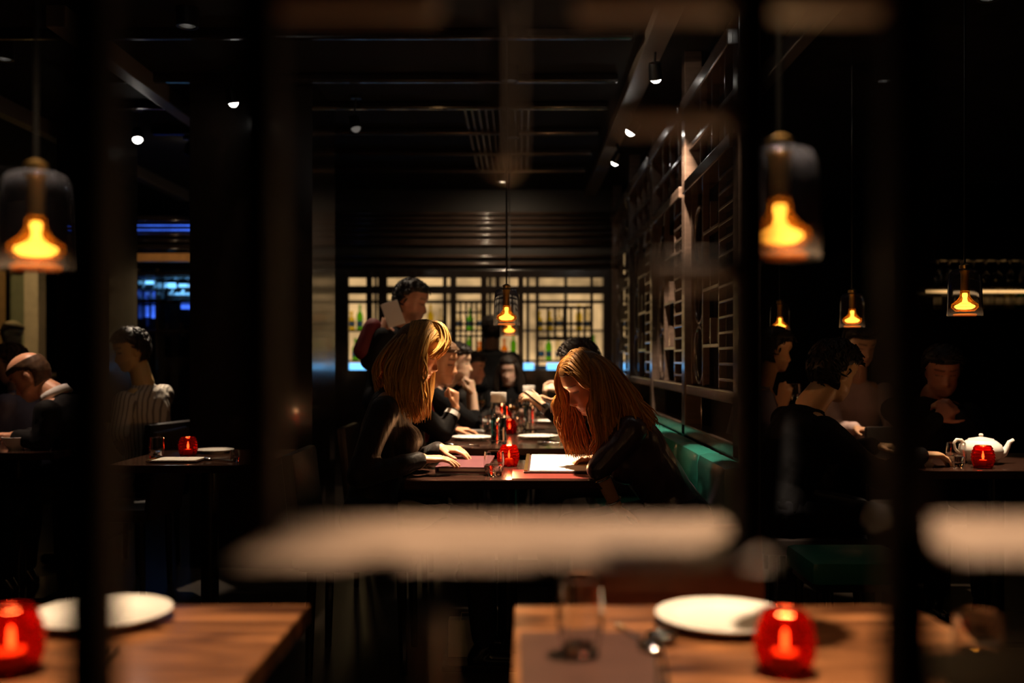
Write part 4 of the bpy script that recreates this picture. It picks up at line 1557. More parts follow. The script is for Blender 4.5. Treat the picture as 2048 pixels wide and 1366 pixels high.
def person(label, head, R, pelvis, neck, side=None, fem=False, hs=1.0, vox=0.007, arms=(), legs='sit', face_dir=None,
           top='suit', top_name='jacket', bottom='trouser', skin=SKIN, lips=(0.48, 0.16, 0.12), hair=None, hair_m='darkhair',
           girth=1.0, wr=0.004, collar=None, shoe=True, stand=False, base=None, group=None, neckline=1.0):
    head, pelvis, neck = Vector(head), Vector(pelvis), Vector(neck)
    fd = Vector(face_dir).normalized()
    side = Vector(side) if side is not None else fd.cross(Vector((0, 0, 1))).normalized()    # the person's right
    org = Vector((pelvis.x, pelvis.y, 0.0)) if base is None else Vector(base)
    t = thing('person', label, 'person', org, 0, group)
    rings, up, sd, fw = torso_rings(pelvis, neck, side, fem, girth)
    if fw.dot(fd) < 0:
        rings, up, sd, fw = torso_rings(pelvis, neck, -side, fem, girth)
    body, cl, tr = MB(), MB(), MB()
    # head, neck and slim trunk
    body.ring_loft([[R @ (p * hs) + head for p in ring] for ring in head_rings(not fem)])
    for sg in (-1, 1):
        body.ell(R @ (Vector((sg * 0.076, -0.008, -0.008)) * hs) + head, (0.009 * hs, 0.019 * hs, 0.031 * hs), R)
    nk = R @ (Vector((0, -0.018, -0.075)) * hs) + head
    nr = (0.050 if fem else 0.058) * hs
    body.cap(nk, nr * 0.98, neck + up * 0.01, nr * 1.12, 16)
    body.ring_loft([[c + (p - c) * 0.80 for p in r for c in [sum(r, Vector()) / len(r)]] for r in rings])
    body.cap(neck - up * 0.05 + sd * 0.10, 0.045, neck - up * 0.05 - sd * 0.10, 0.045)
    cl.ring_loft(rings)
    if fem:
        ch = pelvis.lerp(neck, 0.62)
        for sg in (-1, 1):
            cl.ell(ch + sd * sg * 0.065 + fw * 0.085, (0.068, 0.068, 0.072))
    sw = (0.155 if fem else 0.185) * girth
    for i, a in enumerate(arms):
        sg = a.get('sg', 1 if i == 0 else -1)
        sh = Vector(a['sh']) if 'sh' in a else neck - up * 0.075 + sd * sg * sw
        w = Vector(a['wr'])
        el = Vector(a['el']) if 'el' in a else ik(sh, w, 0.285, 0.26, Vector(a.get('hint', (0, 0, -1))))
        k = 0.88 if fem else 1.0
        body.cap(sh, 0.044 * k, el, 0.037 * k)
        body.cap(el, 0.037 * k, w, 0.0265 * k)
        hand(body, w, a['d'], a['n'], a.get('th', 1), a.get('curl', (0.35, 0.35, 0.4, 0.45)), (0.92 if fem else 1.0) * a.get('hs', 1.0), a.get('tc', 0.3), a.get('sp', 0.06))
        cl.cap(sh, 0.066 * k, el, 0.053 * k)
        fr = a.get('sleeve', 0.95)
        if fr > 0:
            cl.cap(el, 0.053 * k, el.lerp(w, fr), 0.041 * k)
    # legs
    for sg in (1, -1):
        hip = pelvis + sd * sg * 0.085
        if legs == 'sit':
            knee = hip + fd * 0.43 + Vector((0, 0, -0.02)) + sd * sg * 0.02
            knee.z = 0.52
            ank = knee + fd * 0.03
            ank.z = 0.09
        else:
            knee = hip + fd * 0.02
            knee.z = 0.50
            ank = hip + Vector((0, 0, 0))
            ank.z = 0.09
        toe = ank + fd * 0.15
        toe.z = 0.035
        body.cap(hip, 0.07, knee, 0.048)
        body.cap(knee, 0.048, ank, 0.032)
        tr.cap(hip, 0.092, knee, 0.066)
        tr.cap(knee, 0.066, ank + Vector((0, 0, 0.04)), 0.05)
        if shoe:
            sb = MB()
            heel = ank - fd * 0.03
            heel.z = 0.04
            sb.cap(heel, 0.038, toe, 0.034)
            sb.cap(ank, 0.040, heel, 0.038)
            link('shoe', MBshift(remesh(sb, 0.009, 2), org), M['shoe'], t, smooth=True)
    tr.cap(pelvis + sd * 0.085, 0.105, pelvis - sd * 0.085, 0.105)
    bm_me = remesh(body, vox, 1)
    put_tint(bm_me, R, head, hs, skin, not fem, lips)
    link('body', MBshift(bm_me, org), M['skin'], t, smooth=True)
    link(top_name, MBshift(remesh(cl, max(vox, 0.007), 3, wr), org), M[top], t, smooth=True)
    link('trousers', MBshift(remesh(tr, 0.010, 2, 0.003), org), M[bottom], t, smooth=True)
    if collar:
        cb = MB()
        cpts = []
        for q in range(22):
            a = math.radians(30 + q * 300 / 21) + math.pi / 2
            cpts.append(neck + up * 0.028 + (sd * math.cos(a) + fw * math.sin(a)) * nr * 1.22)
        for p in cpts:
            pass
        rr = []
        for p in cpts:
            o_ = (p - (neck + up * 0.028)).normalized()
            rr.append([p - up * 0.03 - o_ * 0.001, p - up * 0.03 + o_ * 0.016, p + up * 0.012 + o_ * 0.004, p + up * 0.014 - o_ * 0.002])
        cb.ring_loft(rr)
        cb.build('collar', M[collar], t, org, True)
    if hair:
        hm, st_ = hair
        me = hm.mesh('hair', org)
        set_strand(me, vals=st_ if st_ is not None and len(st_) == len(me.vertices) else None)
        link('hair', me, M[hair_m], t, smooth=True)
    t['neck'] = 0
    del t['neck']
    return t, org, sd, fw, up


def MBshift(me, org):
    n = len(me.vertices)
    V = np.empty(n * 3, np.float32)
    me.vertices.foreach_get('co', V)
    V = V.reshape(-1, 3) - np.array(org, np.float32)
    me.vertices.foreach_set('co', V.ravel())
    me.update()
    return me


# ---- blonde woman at the left of the near table, reading, hands on the closed menu
d = 3.95
h = P(833, 704, d)
R = look(-3, -20)
hm = hair_cap(R, h, 0.94, hairline=0.070, temple=-0.01, back=-0.08, thick=0.006)
st_ = [0.1] * len(hm.v)  # shade of the crown put into the cap's strand tone
locks(hm, st_, [
    [P(866, 646, 3.95), P(860, 668, 3.895), P(847, 702, 3.86), P(840, 745, 3.85), P(844, 795, 3.85), P(846, 842, 3.85)],
    [P(860, 642, 3.95), P(852, 668, 3.885), P(840, 708, 3.855), P(834, 755, 3.845), P(836, 800, 3.84), P(836, 850, 3.84)],
    [P(850, 640, 3.95), P(842, 676, 3.875), P(832, 715, 3.85), P(822, 758, 3.835), P(822, 800, 3.83), P(826, 846, 3.83)],
    [P(840, 641, 3.95), P(822, 678, 3.875), P(808, 715, 3.85), P(800, 755, 3.835), P(802, 795, 3.825), P(812, 832, 3.825)],
    [P(830, 647, 3.96), P(803, 678, 3.885), P(785, 712, 3.865), P(775, 745, 3.85), P(780, 780, 3.84), P(796, 812, 3.835)]], 620, 0.0046, 0.007, 0.013, 18, 11, 0.22)
locks(hm, st_, [
    [P(842, 645, 3.97), P(805, 668, 3.93), P(778, 700, 3.91), P(760, 730, 3.90), P(756, 748, 3.90), P(762, 757, 3.90)],
    [P(842, 645, 3.97), P(806, 664, 3.98), P(782, 698, 3.98), P(764, 735, 3.98), P(764, 775, 3.97), P(775, 815, 3.95)],
    [P(845, 646, 3.97), P(815, 662, 4.02), P(795, 700, 4.05), P(785, 740, 4.05), P(790, 780, 4.03), P(800, 815, 4.0)]], 300, 0.0048, 0.010, 0.007, 16, 12)
locks(hm, st_, [
    [P(850, 642, 3.96), P(878, 650, 3.93), P(887, 676, 3.915), P(876, 698, 3.895), P(856, 716, 3.875)],
    [P(850, 642, 3.97), P(880, 650, 3.98), P(892, 678, 3.985), P(884, 704, 3.99), P(868, 716, 3.97)]], 280, 0.0038, 0.009, 0.004, 14, 13)
locks(hm, st_, [
    [P(850, 646, 3.98), P(872, 660, 4.02), P(872, 700, 4.045), P(862, 750, 4.05), P(858, 800, 4.04), P(852, 840, 4.03)],
    [P(845, 646, 3.98), P(850, 662, 4.035), P(845, 700, 4.06), P(838, 750, 4.06), P(838, 800, 4.05), P(836, 840, 4.04)]], 120, 0.0048, 0.010, 0.006, 14, 14)
for sg, ends in ((1, ((842, 745, 3.852), (845, 795, 3.85))), (-1, ((866, 750, 4.05), (860, 800, 4.04)))):
    gl = []
    for q, (ry, rz_) in enumerate(((0.074, 0.092), (0.055, 0.111), (0.030, 0.124), (0.0, 0.131), (-0.03, 0.127), (-0.06, 0.112))):
        e1_, e2_ = P(ends[0][0] - q * 10, ends[0][1], ends[0][2]), P(ends[1][0] - q * 8, ends[1][1], ends[1][2])
        gl.append([h + R @ (Vector(c_) * 0.94) for c_ in ((0.0, ry, rz_), (sg * 0.040, ry * 0.92, rz_ - 0.005), (sg * 0.076, ry * 0.7, 0.060), (sg * 0.091, ry * 0.5 - 0.005, 0.010))] + [e1_, e2_])
    locks(hm, st_, gl, 340, 0.0046, 0.0035, 0.004, 16, 34 + sg, 0.3)
nearw = Vector((-0.372, 3.80, 0.815))
farw = Vector((-0.325, 4.06, 0.832))
person('woman with long blonde hair in a dark blouse, hands on the closed menu', h, R, (-0.60, 3.95, 0.575), (-0.505, 3.96, 1.075), fem=True, hs=0.94, vox=0.004,
       face_dir=(1, 0, 0), top='blouse', top_name='blouse', hair=(hm, st_), hair_m='blonde', girth=0.95,
       arms=[dict(sg=1, wr=nearw, hint=(-0.25, -0.5, -1), d=(0.93, 0.28, 0.02), n=(-0.05, -0.1, 1), th=-1, curl=(0.22, 0.25, 0.28, 0.3), sleeve=0.93),
             dict(sg=-1, wr=farw, hint=(-0.25, 0.6, -1), d=(0.96, -0.20, -0.02), n=(0.1, -0.15, 1), th=1, curl=(0.34, 0.38, 0.42, 0.45), sleeve=0.93)])

# ---- long-haired woman at the right, bent over the open menu
d = 3.85
h = P(1176, 764, d)
R = look(180 + 17, -30)
hs = 0.96
hm = hair_cap(R, h, hs, hairline=0.072, temple=-0.01, back=-0.08, thick=0.005)
st_ = [0.1] * len(hm.v)
def HL(x, y, z):
    return h + R @ (Vector((x, y, z)) * hs)


for sg, ends in ((-1, ((1185, 785, 3.752), (1187, 832, 3.742))), (1, ((1126, 800, 3.945), (1130, 850, 3.945)))):
    gl = []
    for q, (ry, rz_) in enumerate(((0.074, 0.092), (0.055, 0.111), (0.030, 0.124), (0.0, 0.131), (-0.03, 0.127))):
        e1_, e2_ = P(ends[0][0] + sg * -1 * q * 5, ends[0][1], ends[0][2]), P(ends[1][0] + sg * -1 * q * 4, ends[1][1], ends[1][2])
        gl.append([HL(0.0, ry, rz_), HL(sg * 0.040, ry * 0.95, rz_ - 0.006), HL(sg * 0.074, ry * 0.8, 0.060), HL(sg * 0.089, ry * 0.6 + 0.005, 0.010), e1_, e2_])
    locks(hm, st_, gl, 320, 0.0046, 0.0035, 0.003, 16, 24 + sg, 0.3)
# near side curtain beside the cheek
locks(hm, st_, [
    [P(1143, 702, 3.86), P(1172, 732, 3.785), P(1184, 785, 3.755), P(1186, 830, 3.745), P(1196, 880, 3.745), P(1180, 922, 3.75)],
    [P(1152, 699, 3.86), P(1184, 730, 3.775), P(1196, 785, 3.745), P(1198, 830, 3.735), P(1204, 880, 3.735), P(1196, 925, 3.745)],
    [P(1160, 698, 3.86), P(1197, 733, 3.772), P(1210, 785, 3.735), P(1213, 830, 3.725), P(1216, 870, 3.72), P(1210, 905, 3.73)],
    [P(1168, 698, 3.87), P(1208, 735, 3.775), P(1226, 785, 3.735), P(1235, 830, 3.725), P(1238, 865, 3.72), P(1232, 895, 3.72)]], 480, 0.0044, 0.008, 0.015, 20, 21, 0.2)
# far side strands framing the face
locks(hm, st_, [
    [P(1143, 702, 3.88), P(1122, 732, 3.90), P(1121, 770, 3.925), P(1128, 815, 3.94), P(1126, 860, 3.94), P(1140, 918, 3.93)],
    [P(1146, 701, 3.89), P(1124, 733, 3.925), P(1122, 775, 3.95), P(1133, 820, 3.96), P(1136, 865, 3.955), P(1150, 922, 3.945)],
    [P(1152, 700, 3.90), P(1140, 740, 3.95), P(1136, 790, 3.96), P(1150, 835, 3.96), P(1158, 880, 3.95), P(1172, 912, 3.94)],
    [P(1158, 700, 3.90), P(1155, 740, 3.95), P(1152, 800, 3.955), P(1166, 850, 3.95), P(1176, 885, 3.94), P(1184, 915, 3.93)]], 420, 0.0042, 0.007, 0.014, 20, 22, 0.2)
# back of the hair over the shoulder
locks(hm, st_, [
    [P(1158, 697, 3.87), P(1205, 727, 3.78), P(1238, 775, 3.74), P(1254, 820, 3.72), P(1262, 858, 3.71), P(1260, 885, 3.71)],
    [P(1164, 697, 3.88), P(1214, 727, 3.80), P(1248, 775, 3.76), P(1272, 818, 3.74), P(1286, 846, 3.73), P(1290, 868, 3.72)],
    [P(1168, 697, 3.89), P(1219, 727, 3.84), P(1252, 772, 3.81), P(1278, 806, 3.79), P(1298, 832, 3.78), P(1302, 852, 3.77)],
    [P(1168, 698, 3.90), P(1217, 730, 3.90), P(1246, 772, 3.89), P(1270, 810, 3.88), P(1292, 838, 3.87), P(1298, 860, 3.86)],
    [P(1168, 699, 3.91), P(1210, 732, 3.95), P(1235, 772, 3.96), P(1255, 815, 3.95), P(1275, 845, 3.94), P(1280, 870, 3.93)]], 620, 0.0046, 0.009, 0.015, 18, 23, 0.25)
el = P(1196, 938, 3.70)
wn = P(1232, 1012, 3.72)
rw, ro, rsd, rfw, rup = person('woman with long golden brown hair bent over the open menu', h, R, (0.635, 3.87, 0.575), (0.375, 3.865, 0.995), fem=True, hs=hs, vox=0.004,
       face_dir=(-1, 0, 0), top='satin', top_name='shirt', hair=(hm, st_), hair_m='auburn', wr=0.006,
       arms=[dict(sg=-1, el=el, wr=wn, d=(0.45, -0.1, -0.85), n=(-0.8, -0.3, -0.4), th=-1, sleeve=0.12, curl=(0.4, 0.45, 0.5, 0.5)),
             dict(sg=1, wr=Vector((0.325, 4.01, 0.80)), hint=(0.3, 0.8, -0.7), d=(-0.97, 0.1, -0.1), n=(0, 0.2, 1), th=1, sleeve=0.85, curl=(0.3, 0.3, 0.35, 0.4))])
# bracelets of the woman
for q, (a, b, f_) in enumerate(((el, wn, 0.24), (el, wn, 0.86))):
    c = a.lerp(b, f_)
    ax_ = (b - a).normalized()
    u_, v_ = ortho(ax_)
    pts = [c - ro + (u_ * math.cos(k * 2 * math.pi / 20) + v_ * math.sin(k * 2 * math.pi / 20)) * (0.036 if q == 0 else 0.030) for k in range(21)]
    MB().tube(pts, 0.004, 6, False).build('bracelet', M['chrome'], rw, smooth=True)

# ---- napkin on the blonde woman's lap
nb = MB()
rows = []
for i in range(9):
    row = []
    for j in range(9):
        u, v = i / 8, j / 8
        x = -0.46 + 0.19 * u
        y = 3.70 + 0.16 * v - 0.02 * math.sin(u * 5)
        z = 0.655 - 0.03 * u - max(0, 0.30 - v) * 0.40 * (1 - 0.85 * u) + 0.006 * math.sin(9 * u + 6 * v)
        row.append((x, y, z))
    rows.append(row)
vs_, fs = [], []
for r in rows:
    vs_ += r
for i in range(8):
    for j in range(8):
        fs.append((i * 9 + j, i * 9 + j + 1, (i + 1) * 9 + j + 1, (i + 1) * 9 + j))
nb.add(vs_, fs)
nk = nb.build('lap_napkin', M['napkin'], origin=(-0.4, 3.75, 0.63), smooth=True)
sm = nk.modifiers.new('thickness', 'SOLIDIFY')
sm.thickness = 0.003
tag(nk, 'white napkin draped over the blonde woman\'s lap', 'napkin')

# ---- man in the suit, chin on his fist
d = 5.42
h = P(878, 726, d)
R = look(-14, -6)
hm = hair_cap(R, h, 1.0, True, hairline=0.066, temple=0.0, thick=0.012)
short_locks(hm, R, h, 1.0, True, 0.066, thick=0.012)
fist = P(910, 808, 5.28)
tm, to, tsd, tfw, tup = person('man in a dark suit and red tie with his chin on his fist', h, R, (-0.74, 5.42, 0.575), (-0.565, 5.42, 1.035),
       face_dir=(1, 0, 0), top='suit', collar='whiteshirt', hair=(hm, None), hair_m='brown',
       arms=[dict(sg=1, wr=fist + Vector((0, 0, -0.02)), el=P(886, 866, 5.22), d=(0.05, 0.10, 1), n=(0.95, -0.25, 0.1), th=-1, curl=(1.1, 1.15, 1.2, 1.2), tc=0.7, sleeve=0.72),
             dict(sg=-1, wr=Vector((-0.38, 5.72, 0.79)), hint=(-0.4, 0.8, -0.6), d=(0.95, 0.15, 0), n=(0, 0, 1), th=1)])
cf = MB()
cf.tube([P(889, 858, 5.225), P(906, 816, 5.275)], [0.045, 0.043], 14)
e_, w_ = P(886, 866, 5.22), fist + Vector((0, 0, -0.02))
MB().tube([e_.lerp(w_, 0.68), e_.lerp(w_, 0.84)], [0.044, 0.042], 16).build('shirt_cuff', M['whiteshirt'], tm, to)
fr = tfw * 0.125
c0 = Vector((-0.565, 5.42, 1.035)) + tfw * 0.062
MB().tube([c0, c0 - tup * 0.10 + tfw * 0.065, c0 - tup * 0.25 + tfw * 0.072], [0.014, 0.020, 0.030], 8).build('tie', M['tie'], tm, to, True)
MB().box(c0 - tup * 0.20 + tfw * 0.052, (0.03, 0.15, 0.28), bev=0.012).build('waistcoat', M['greyvest'], tm, to, True)

# ---- man with folded hands before his mouth
d = 6.32
h = P(912, 727, d)
R = look(-6, 0)
hm = hair_cap(R, h, 0.98, True, hairline=0.06, thick=0.018)
short_locks(hm, R, h, 0.98, True, 0.06, thick=0.018)
person('dark-haired man with folded hands before his mouth', h, R, (-0.72, d, 0.575), (-0.50, d, 1.03), face_dir=(1, 0, 0), hs=0.98, top='black', top_name='shirt',
       hair=(hm, None), hair_m='darkhair', skin=(0.72, 0.46, 0.31),
       arms=[dict(sg=1, wr=P(946, 788, 6.25), el=P(950, 850, 6.16), d=(-0.15, 0.05, 1), n=(0.9, -0.4, 0), th=-1, curl=(0.9, 0.95, 1.0, 1.1), tc=0.5, sleeve=0.3),
             dict(sg=-1, wr=P(940, 790, 6.42), el=P(946, 852, 6.5), d=(-0.15, -0.1, 1), n=(0.9, 0.4, 0), th=1, curl=(0.8, 0.85, 0.9, 1.0), tc=0.5, sleeve=0.3)])

# ---- dim face farther along the row
d = 7.35
h = P(944, 737, d)
R = look(-10, -5)
hm = hair_cap(R, h, 0.95, True, hairline=0.06, thick=0.014)
short_locks(hm, R, h, 0.95, True, 0.06, thick=0.014)
person('man in black at the far end of the left row, face dimly lit', h, R, (-0.50, d, 0.575), (-0.40, d, 0.99), face_dir=(1, 0, 0), hs=0.95, vox=0.009, top='black', top_name='shirt',
       hair=(hm, None), skin=(0.5, 0.24, 0.16),
       arms=[dict(sg=1, wr=(-0.22, 7.25, 0.80), d=(1, 0, 0), n=(0, 0, 1), th=-1), dict(sg=-1, wr=(-0.22, 7.5, 0.80), d=(1, 0, 0), n=(0, 0, 1), th=1)])
chair('dark chair under the dimly lit man at the end of the row', (-0.56, 7.35, 0), HP)

# ---- woman facing the camera at the end of the row
d = 8.25
h = P(1018, 742, d)
R = look(-100, -8)
hm = hair_cap(R, h, 0.96, hairline=0.068, temple=-0.01, back=-0.08, thick=0.018)
st_ = [0.4] * len(hm.v)
for sg in (-1, 1):
    locks(hm, st_, [
        [h + R @ Vector((sg * 0.0, 0.03, 0.125)), h + R @ Vector((sg * 0.065, 0.065, 0.05)), h + R @ Vector((sg * 0.085, 0.05, -0.04)), h + R @ Vector((sg * 0.095, 0.05, -0.14)), h + R @ Vector((sg * 0.09, 0.06, -0.24))],
        [h + R @ Vector((sg * 0.0, -0.01, 0.13)), h + R @ Vector((sg * 0.08, 0.01, 0.05)), h + R @ Vector((sg * 0.105, 0.0, -0.04)), h + R @ Vector((sg * 0.115, 0.02, -0.14)), h + R @ Vector((sg * 0.105, 0.04, -0.24))],
        [h + R @ Vector((sg * 0.0, -0.04, 0.125)), h + R @ Vector((sg * 0.07, -0.05, 0.05)), h + R @ Vector((sg * 0.09, -0.06, -0.04)), h + R @ Vector((sg * 0.10, -0.05, -0.14)), h + R @ Vector((sg * 0.09, -0.02, -0.24))]], 90, 0.010, 0.008, 0.008, 12, 31)
person('dark-haired woman facing the camera at the end of the row of tables', h, R, (-0.09, d + 0.05, 0.575), (-0.09, d + 0.03, 0.96), face_dir=(0, -1, 0), fem=True, hs=0.96, vox=0.007,
       top='black', top_name='dress', hair=(hm, st_), skin=(0.72, 0.44, 0.32),
       arms=[dict(sg=1, wr=(-0.22, 7.75, 0.80), d=(0.5, -0.9, 0), n=(0, 0, 1), th=1), dict(sg=-1, wr=(0.06, 7.75, 0.80), d=(-0.5, -0.9, 0), n=(0, 0, 1), th=-1)])
table('small dark table in front of the woman at the end of the row', -0.43, 0.33, 7.5, 7.95, M['table'])

# ---- waiter standing behind the left row
d = 5.87
h = P(822, 602, d)
R = look(-12, -14)
hm = hair_cap(R, h, 1.0, True, hairline=0.066, temple=0.005, thick=0.011)
short_locks(hm, R, h, 1.0, True, 0.066, thick=0.011)
wt, wo, _, _, _ = person('waiter in a dark shirt with maroon shoulder standing behind the left row', h, R, (-0.80, d, 0.96), (-0.74, d, 1.385), face_dir=(1, -0.15, 0), legs='stand',
       top='black', top_name='shirt', hair=(hm, None), hair_m='darkhair', skin=(0.55, 0.27, 0.17),
       arms=[dict(sg=1, wr=P(768, 668, 5.68), el=P(738, 722, 5.70), d=(0.25, 0.05, 1), n=(-0.7, -0.7, 0.2), th=-1, curl=(0.5, 0.55, 0.6, 0.6), sleeve=0.75),
             dict(sg=-1, wr=(-0.60, 5.98, 1.08), hint=(-0.5, 0.6, -0.5), d=(1, -0.2, 0), n=(0, 0, 1), th=1)])
vb = MB()
vb.cap(P(745, 655, 5.72), 0.055, P(728, 700, 5.70), 0.062)
link('shoulder_panel', MBshift(remesh(vb, 0.008, 2, 0.004), wo), M['maroon'], wt, smooth=True)
pp_ = thing('folded_paper', 'white folded paper held up by the waiter', 'paper', P(786, 628, 5.66))
pp_.rotation_euler = (math.radians(70), math.radians(-18), math.radians(12))
MB().box((0, 0, 0), (0.10, 0.15, 0.004), bev=0.001).build('sheet', M['paper'], pp_)
MB().box((0.004, 0.01, 0.004), (0.09, 0.13, 0.003), bev=0.001).build('fold', M['paper'], pp_)

# ---- man with the watch behind the right woman
d = 5.35
h = P(1158, 728, d)
R = look(178, -12)
hm = hair_cap(R, h, 1.0, True, hairline=0.06, thick=0.018)
short_locks(hm, R, h, 1.0, True, 0.06, thick=0.018)
w1 = P(1084, 812, 5.22)
e1 = P(1128, 838, 5.20)
mw, mo, _, _, _ = person('short-haired man in dark clothes with a steel watch holding a phone', h, R, (0.60, d, 0.575), (0.44, d, 1.03), face_dir=(-1, 0, 0), top='black', top_name='sweater',
       hair=(hm, None), hair_m='darkhair', skin=(0.66, 0.40, 0.26),
       arms=[dict(sg=-1, wr=w1, el=e1, d=(-0.72, 0.05, 0.62), n=(0.45, -0.55, 0.6), th=1, curl=(0.55, 0.6, 0.65, 0.7), tc=0.4, sleeve=0.62),
             dict(sg=1, wr=P(1105, 805, 5.5), el=P(1140, 835, 5.6), d=(-0.8, -0.3, 0.35), n=(0.2, 0.3, 0.9), th=-1, curl=(0.6, 0.6, 0.6, 0.6), sleeve=0.5)])
ax_ = (w1 - e1).normalized()
wc = e1.lerp(w1, 0.84)
MB().tube([wc - ax_ * 0.012, wc + ax_ * 0.012], [0.034, 0.033], 18).build('watch_strap', M['watch'], mw, mo)
MB().lathe([(0, 0), (0.019, 0), (0.021, 0.004), (0.019, 0.009), (0, 0.009)], 20, wc + Vector((-0.1, -0.95, 0.2)).normalized() * 0.032, axis=Vector((-0.1, -0.95, 0.2))).build('watch_case', M['watch'], mw, mo)
ph = thing('phone', 'dark phone held up by the man with the watch', 'phone', P(1068, 800, 5.14))
ph.rotation_euler = (0, math.radians(38), math.radians(8))
MB().box((0, 0, 0), (0.14, 0.07, 0.007), bev=0.003).build('phone_body', M['shoe'], ph)
MB().box((0, 0, 0.0042), (0.128, 0.062, 0.0016), bev=0.0005).build('screen', M['lacq'], ph)

# ---- person farther on the banquette, only hands seen
d = 6.75
h = P(1172, 742, d)
R = look(178, -15)
hm = hair_cap(R, h, 0.97, True, hairline=0.06, thick=0.016)
short_locks(hm, R, h, 0.97, True, 0.06, thick=0.016)
person('person in black farther along the banquette with raised hands', h, R, (0.60, d, 0.575), (0.49, d, 1.0), face_dir=(-1, 0, 0), hs=0.97, vox=0.008, top='black', top_name='shirt',
       hair=(hm, None), skin=(0.74, 0.50, 0.36),
       arms=[dict(sg=-1, wr=P(1122, 782, 6.62), el=P(1148, 812, 6.6), d=(-0.9, 0.1, 0.3), n=(0, -0.5, 0.9), th=1, curl=(0.7, 0.7, 0.7, 0.8), sleeve=0.4),
             dict(sg=1, wr=P(1120, 770, 6.85), el=P(1150, 800, 6.95), d=(-0.9, -0.2, 0.2), n=(0, 0.3, 0.9), th=-1, curl=(0.7, 0.7, 0.7, 0.8), sleeve=0.4)])

# ---- dark standing figure at the bar end
d = 8.9
h = P(984, 660, d)
R = look(100, -5)
hm = hair_cap(R, h, 1.0, True, hairline=0.06, thick=0.014)
short_locks(hm, R, h, 1.0, True, 0.06, thick=0.014)
person('dark figure standing with its back turned near the bar', h, R, (-0.26, d, 0.95), (-0.255, d, 1.28), face_dir=(0.1, 1, 0), legs='stand', vox=0.010, top='black', top_name='jacket', hair=(hm, None),
       arms=[dict(sg=1, wr=(-0.02, d + 0.1, 0.95), d=(0, 0.1, -1), n=(1, 0, 0), th=1), dict(sg=-1, wr=(-0.49, d + 0.1, 0.95), d=(0, 0.1, -1), n=(-1, 0, 0), th=-1)])

# ---- people in the room at the right
d = 4.25
h = P(1668, 742, d)
R = look(28, -24)
hm = hair_cap(R, h, 1.0, True, hairline=0.06, temple=-0.01, back=-0.085, thick=0.020)
short_locks(hm, R, h, 1.0, True, 0.06, thick=0.020)
person('man seen from behind in a black jacket leaning on the table at right', h, R, (1.09, d, 0.575), (1.235, d, 0.985), face_dir=(1, 0.15, 0), top='suit', hair=(hm, None), hair_m='darkhair', skin=(0.62, 0.36, 0.19), girth=1.08,
       arms=[dict(sg=1, wr=(1.66, 4.12, 0.80), hint=(-0.2, -0.6, -0.8), d=(0.95, 0.2, 0), n=(0, 0, 1), th=-1),
             dict(sg=-1, wr=(1.62, 4.55, 0.80), hint=(-0.2, 0.6, -0.8), d=(0.95, -0.2, 0), n=(0, 0, 1), th=1)])
d = 6.10
h = P(1722, 690, 5.9)
R = look(-80, -18)
hm = hair_cap(R, h, 1.0, True, hairline=0.06, thick=0.016)
short_locks(hm, R, h, 1.0, True, 0.06, thick=0.016)
person('person in a pale pink shirt with hands on the table behind the screen', h, R, (2.02, 6.16, 0.575), (2.03, 6.02, 1.07), face_dir=(-0.1, -1, 0), top='pinkshirt', top_name='shirt', hair=(hm, None), skin=(0.66, 0.36, 0.22),
       arms=[dict(sg=1, wr=(1.90, 5.62, 0.80), d=(0.55, -0.8, 0), n=(0, 0, 1), th=1, curl=(0.5, 0.5, 0.5, 0.5), sleeve=0.9),
             dict(sg=-1, wr=(2.20, 5.60, 0.80), d=(-0.7, -0.7, 0), n=(0, 0, 1), th=-1, curl=(0.5, 0.5, 0.5, 0.5), sleeve=0.9)])
d = 5.5
h = P(1548, 700, d)
R = look(10, -10)
hm = hair_cap(R, h, 0.96, True, hairline=0.06, thick=0.016)
short_locks(hm, R, h, 0.96, True, 0.06, thick=0.016)
lp, lpo, _, _, _ = person('person in a lilac shirt lifting a glass behind the screen', h, R, (1.20, d, 0.575), (1.33, d, 1.04), face_dir=(1, 0, 0), hs=0.96, top='lilac', top_name='shirt', hair=(hm, None), skin=(0.66, 0.33, 0.17),
       arms=[dict(sg=1, wr=P(1566, 812, 5.25), el=P(1545, 880, 5.22), d=(0.15, 0.1, 1), n=(-0.4, -0.9, 0), th=-1, curl=(0.5, 0.5, 0.55, 0.6), sleeve=0.2),
             dict(sg=-1, wr=(1.62, 5.7, 0.80), d=(1, 0, 0), n=(0, 0, 1), th=1)])
tumbler('glass held up by the person in the lilac shirt', P(1590, 800, 5.28), 0.085, 0.024, 0.030, 0.3)
chair('dark chair under the person in the lilac shirt', (1.225, 5.5, 0), HP)
d = 4.98
h = P(1885, 742, d)
R = look(-100, -16)
hm = hair_cap(R, h, 1.0, True, hairline=0.06, thick=0.014)
short_locks(hm, R, h, 1.0, True, 0.06, thick=0.014)
person('man in black with clasped hands behind the teapot, face dimly lit', h, R, (2.06, 5.03, 0.575), (2.09, 5.04, 1.0), face_dir=(-0.1, -1, 0), top='black', top_name='shirt', hair=(hm, None), skin=(0.45, 0.17, 0.10),
       arms=[dict(sg=1, wr=P(1872, 838, 4.72), el=P(1842, 868, 4.80), d=(0.75, -0.1, 0.65), n=(0, -0.8, 0.5), th=1, curl=(0.7, 0.75, 0.8, 0.8)),
             dict(sg=-1, wr=P(1915, 832, 4.74), el=P(1950, 872, 4.82), d=(-0.7, -0.1, 0.65), n=(0, -0.8, 0.5), th=-1, curl=(0.7, 0.75, 0.8, 0.8))])

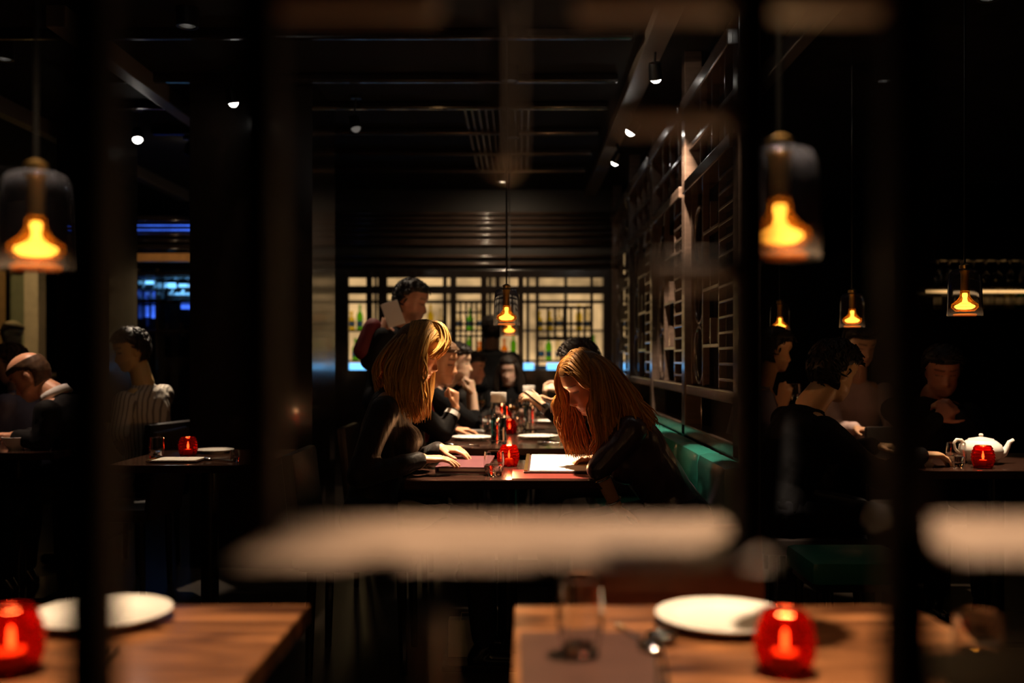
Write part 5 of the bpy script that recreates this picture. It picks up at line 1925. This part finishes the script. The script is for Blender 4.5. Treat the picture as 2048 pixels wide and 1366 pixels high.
# ---- people at the left
d = 5.1
h = P(62, 752, d)
R = look(184, -32)
hm = hair_cap(R, h, 1.0, True, hairline=0.05, temple=0.02, back=-0.07, thick=0.006, bald=0.075)
person('balding man in a dark suit bent over his plate at the far left', h, R, (-2.12, d, 0.575), (-2.37, d, 1.0), face_dir=(-1, 0, 0), top='suit', collar='whiteshirt', hair=(hm, None), hair_m='brown', skin=(0.72, 0.36, 0.22),
       arms=[dict(sg=-1, wr=P(30, 872, 4.93), el=P(85, 885, 4.88), d=(-1, 0.05, 0.05), n=(0, 0, 1), th=1, curl=(0.5, 0.5, 0.5, 0.5), sleeve=0.85),
             dict(sg=1, wr=(-2.62, 5.3, 0.80), d=(-1, -0.1, 0), n=(0, 0, 1), th=-1)])
d = 9.0
h = P(24, 668, d)
R = look(-10, -12)
hm = hair_cap(R, h, 1.0, True, hairline=0.055, temple=0.01, thick=0.006, bald=0.085)
person('bearded bartender in black standing in the serving hatch', h, R, (-4.62, d, 0.95), (-4.615, d, 1.27), face_dir=(1, 0, 0), legs='stand', vox=0.009, top='black', top_name='shirt', hair=(hm, None), hair_m='brown', skin=(0.60, 0.42, 0.22),
       arms=[dict(sg=1, wr=(-4.35, d - 0.2, 1.05), d=(1, 0, 0), n=(0, 0, 1), th=-1), dict(sg=-1, wr=(-4.35, d + 0.2, 1.05), d=(1, 0, 0), n=(0, 0, 1), th=1)])
d = 6.1
h = P(22, 728, d)
R = look(190, -20)
hm = hair_cap(R, h, 0.98, True, hairline=0.06, thick=0.012)
short_locks(hm, R, h, 0.98, True, 0.06, thick=0.012)
person('grey-haired guest behind the balding man at the far left', h, R, (-2.98, d, 0.575), (-3.07, d, 1.0), face_dir=(-1, 0, 0), hs=0.98, vox=0.008, top='lilac', top_name='shirt', hair=(hm, None), hair_m='brown', skin=(0.74, 0.44, 0.32),
       arms=[dict(sg=-1, wr=(-3.35, d - 0.2, 0.8), d=(-1, 0, 0), n=(0, 0, 1), th=1), dict(sg=1, wr=(-3.35, d + 0.2, 0.8), d=(-1, 0, 0), n=(0, 0, 1), th=-1)])
chair('dark chair under the grey-haired guest', (-2.93, 6.1, 0), math.pi / 2)
d = 5.72
h = P(262, 700, d)
R = look(215, -14)
hm = hair_cap(R, h, 0.97, True, hairline=0.06, thick=0.016)
short_locks(hm, R, h, 0.97, True, 0.06, thick=0.016)
person('person in a striped grey shirt turned away at the left table', h, R, (-2.14, d + 0.03, 0.575), (-2.165, d, 1.045), face_dir=(-1, 0.25, 0), hs=0.97, top='stripe', top_name='striped_shirt', hair=(hm, None), hair_m='darkhair', skin=(0.62, 0.40, 0.16), wr=0.006,
       arms=[dict(sg=-1, wr=(-2.42, 5.50, 0.80), el=(-2.20, 5.46, 0.80), d=(-1, 0.1, 0.0), n=(0, 0, 1), th=1, sleeve=0.3),
             dict(sg=1, wr=(-2.44, 5.84, 0.80), hint=(0.2, 0.5, -1), d=(-1, -0.1, 0.0), n=(0, 0, 1), th=-1, sleeve=0.3)])
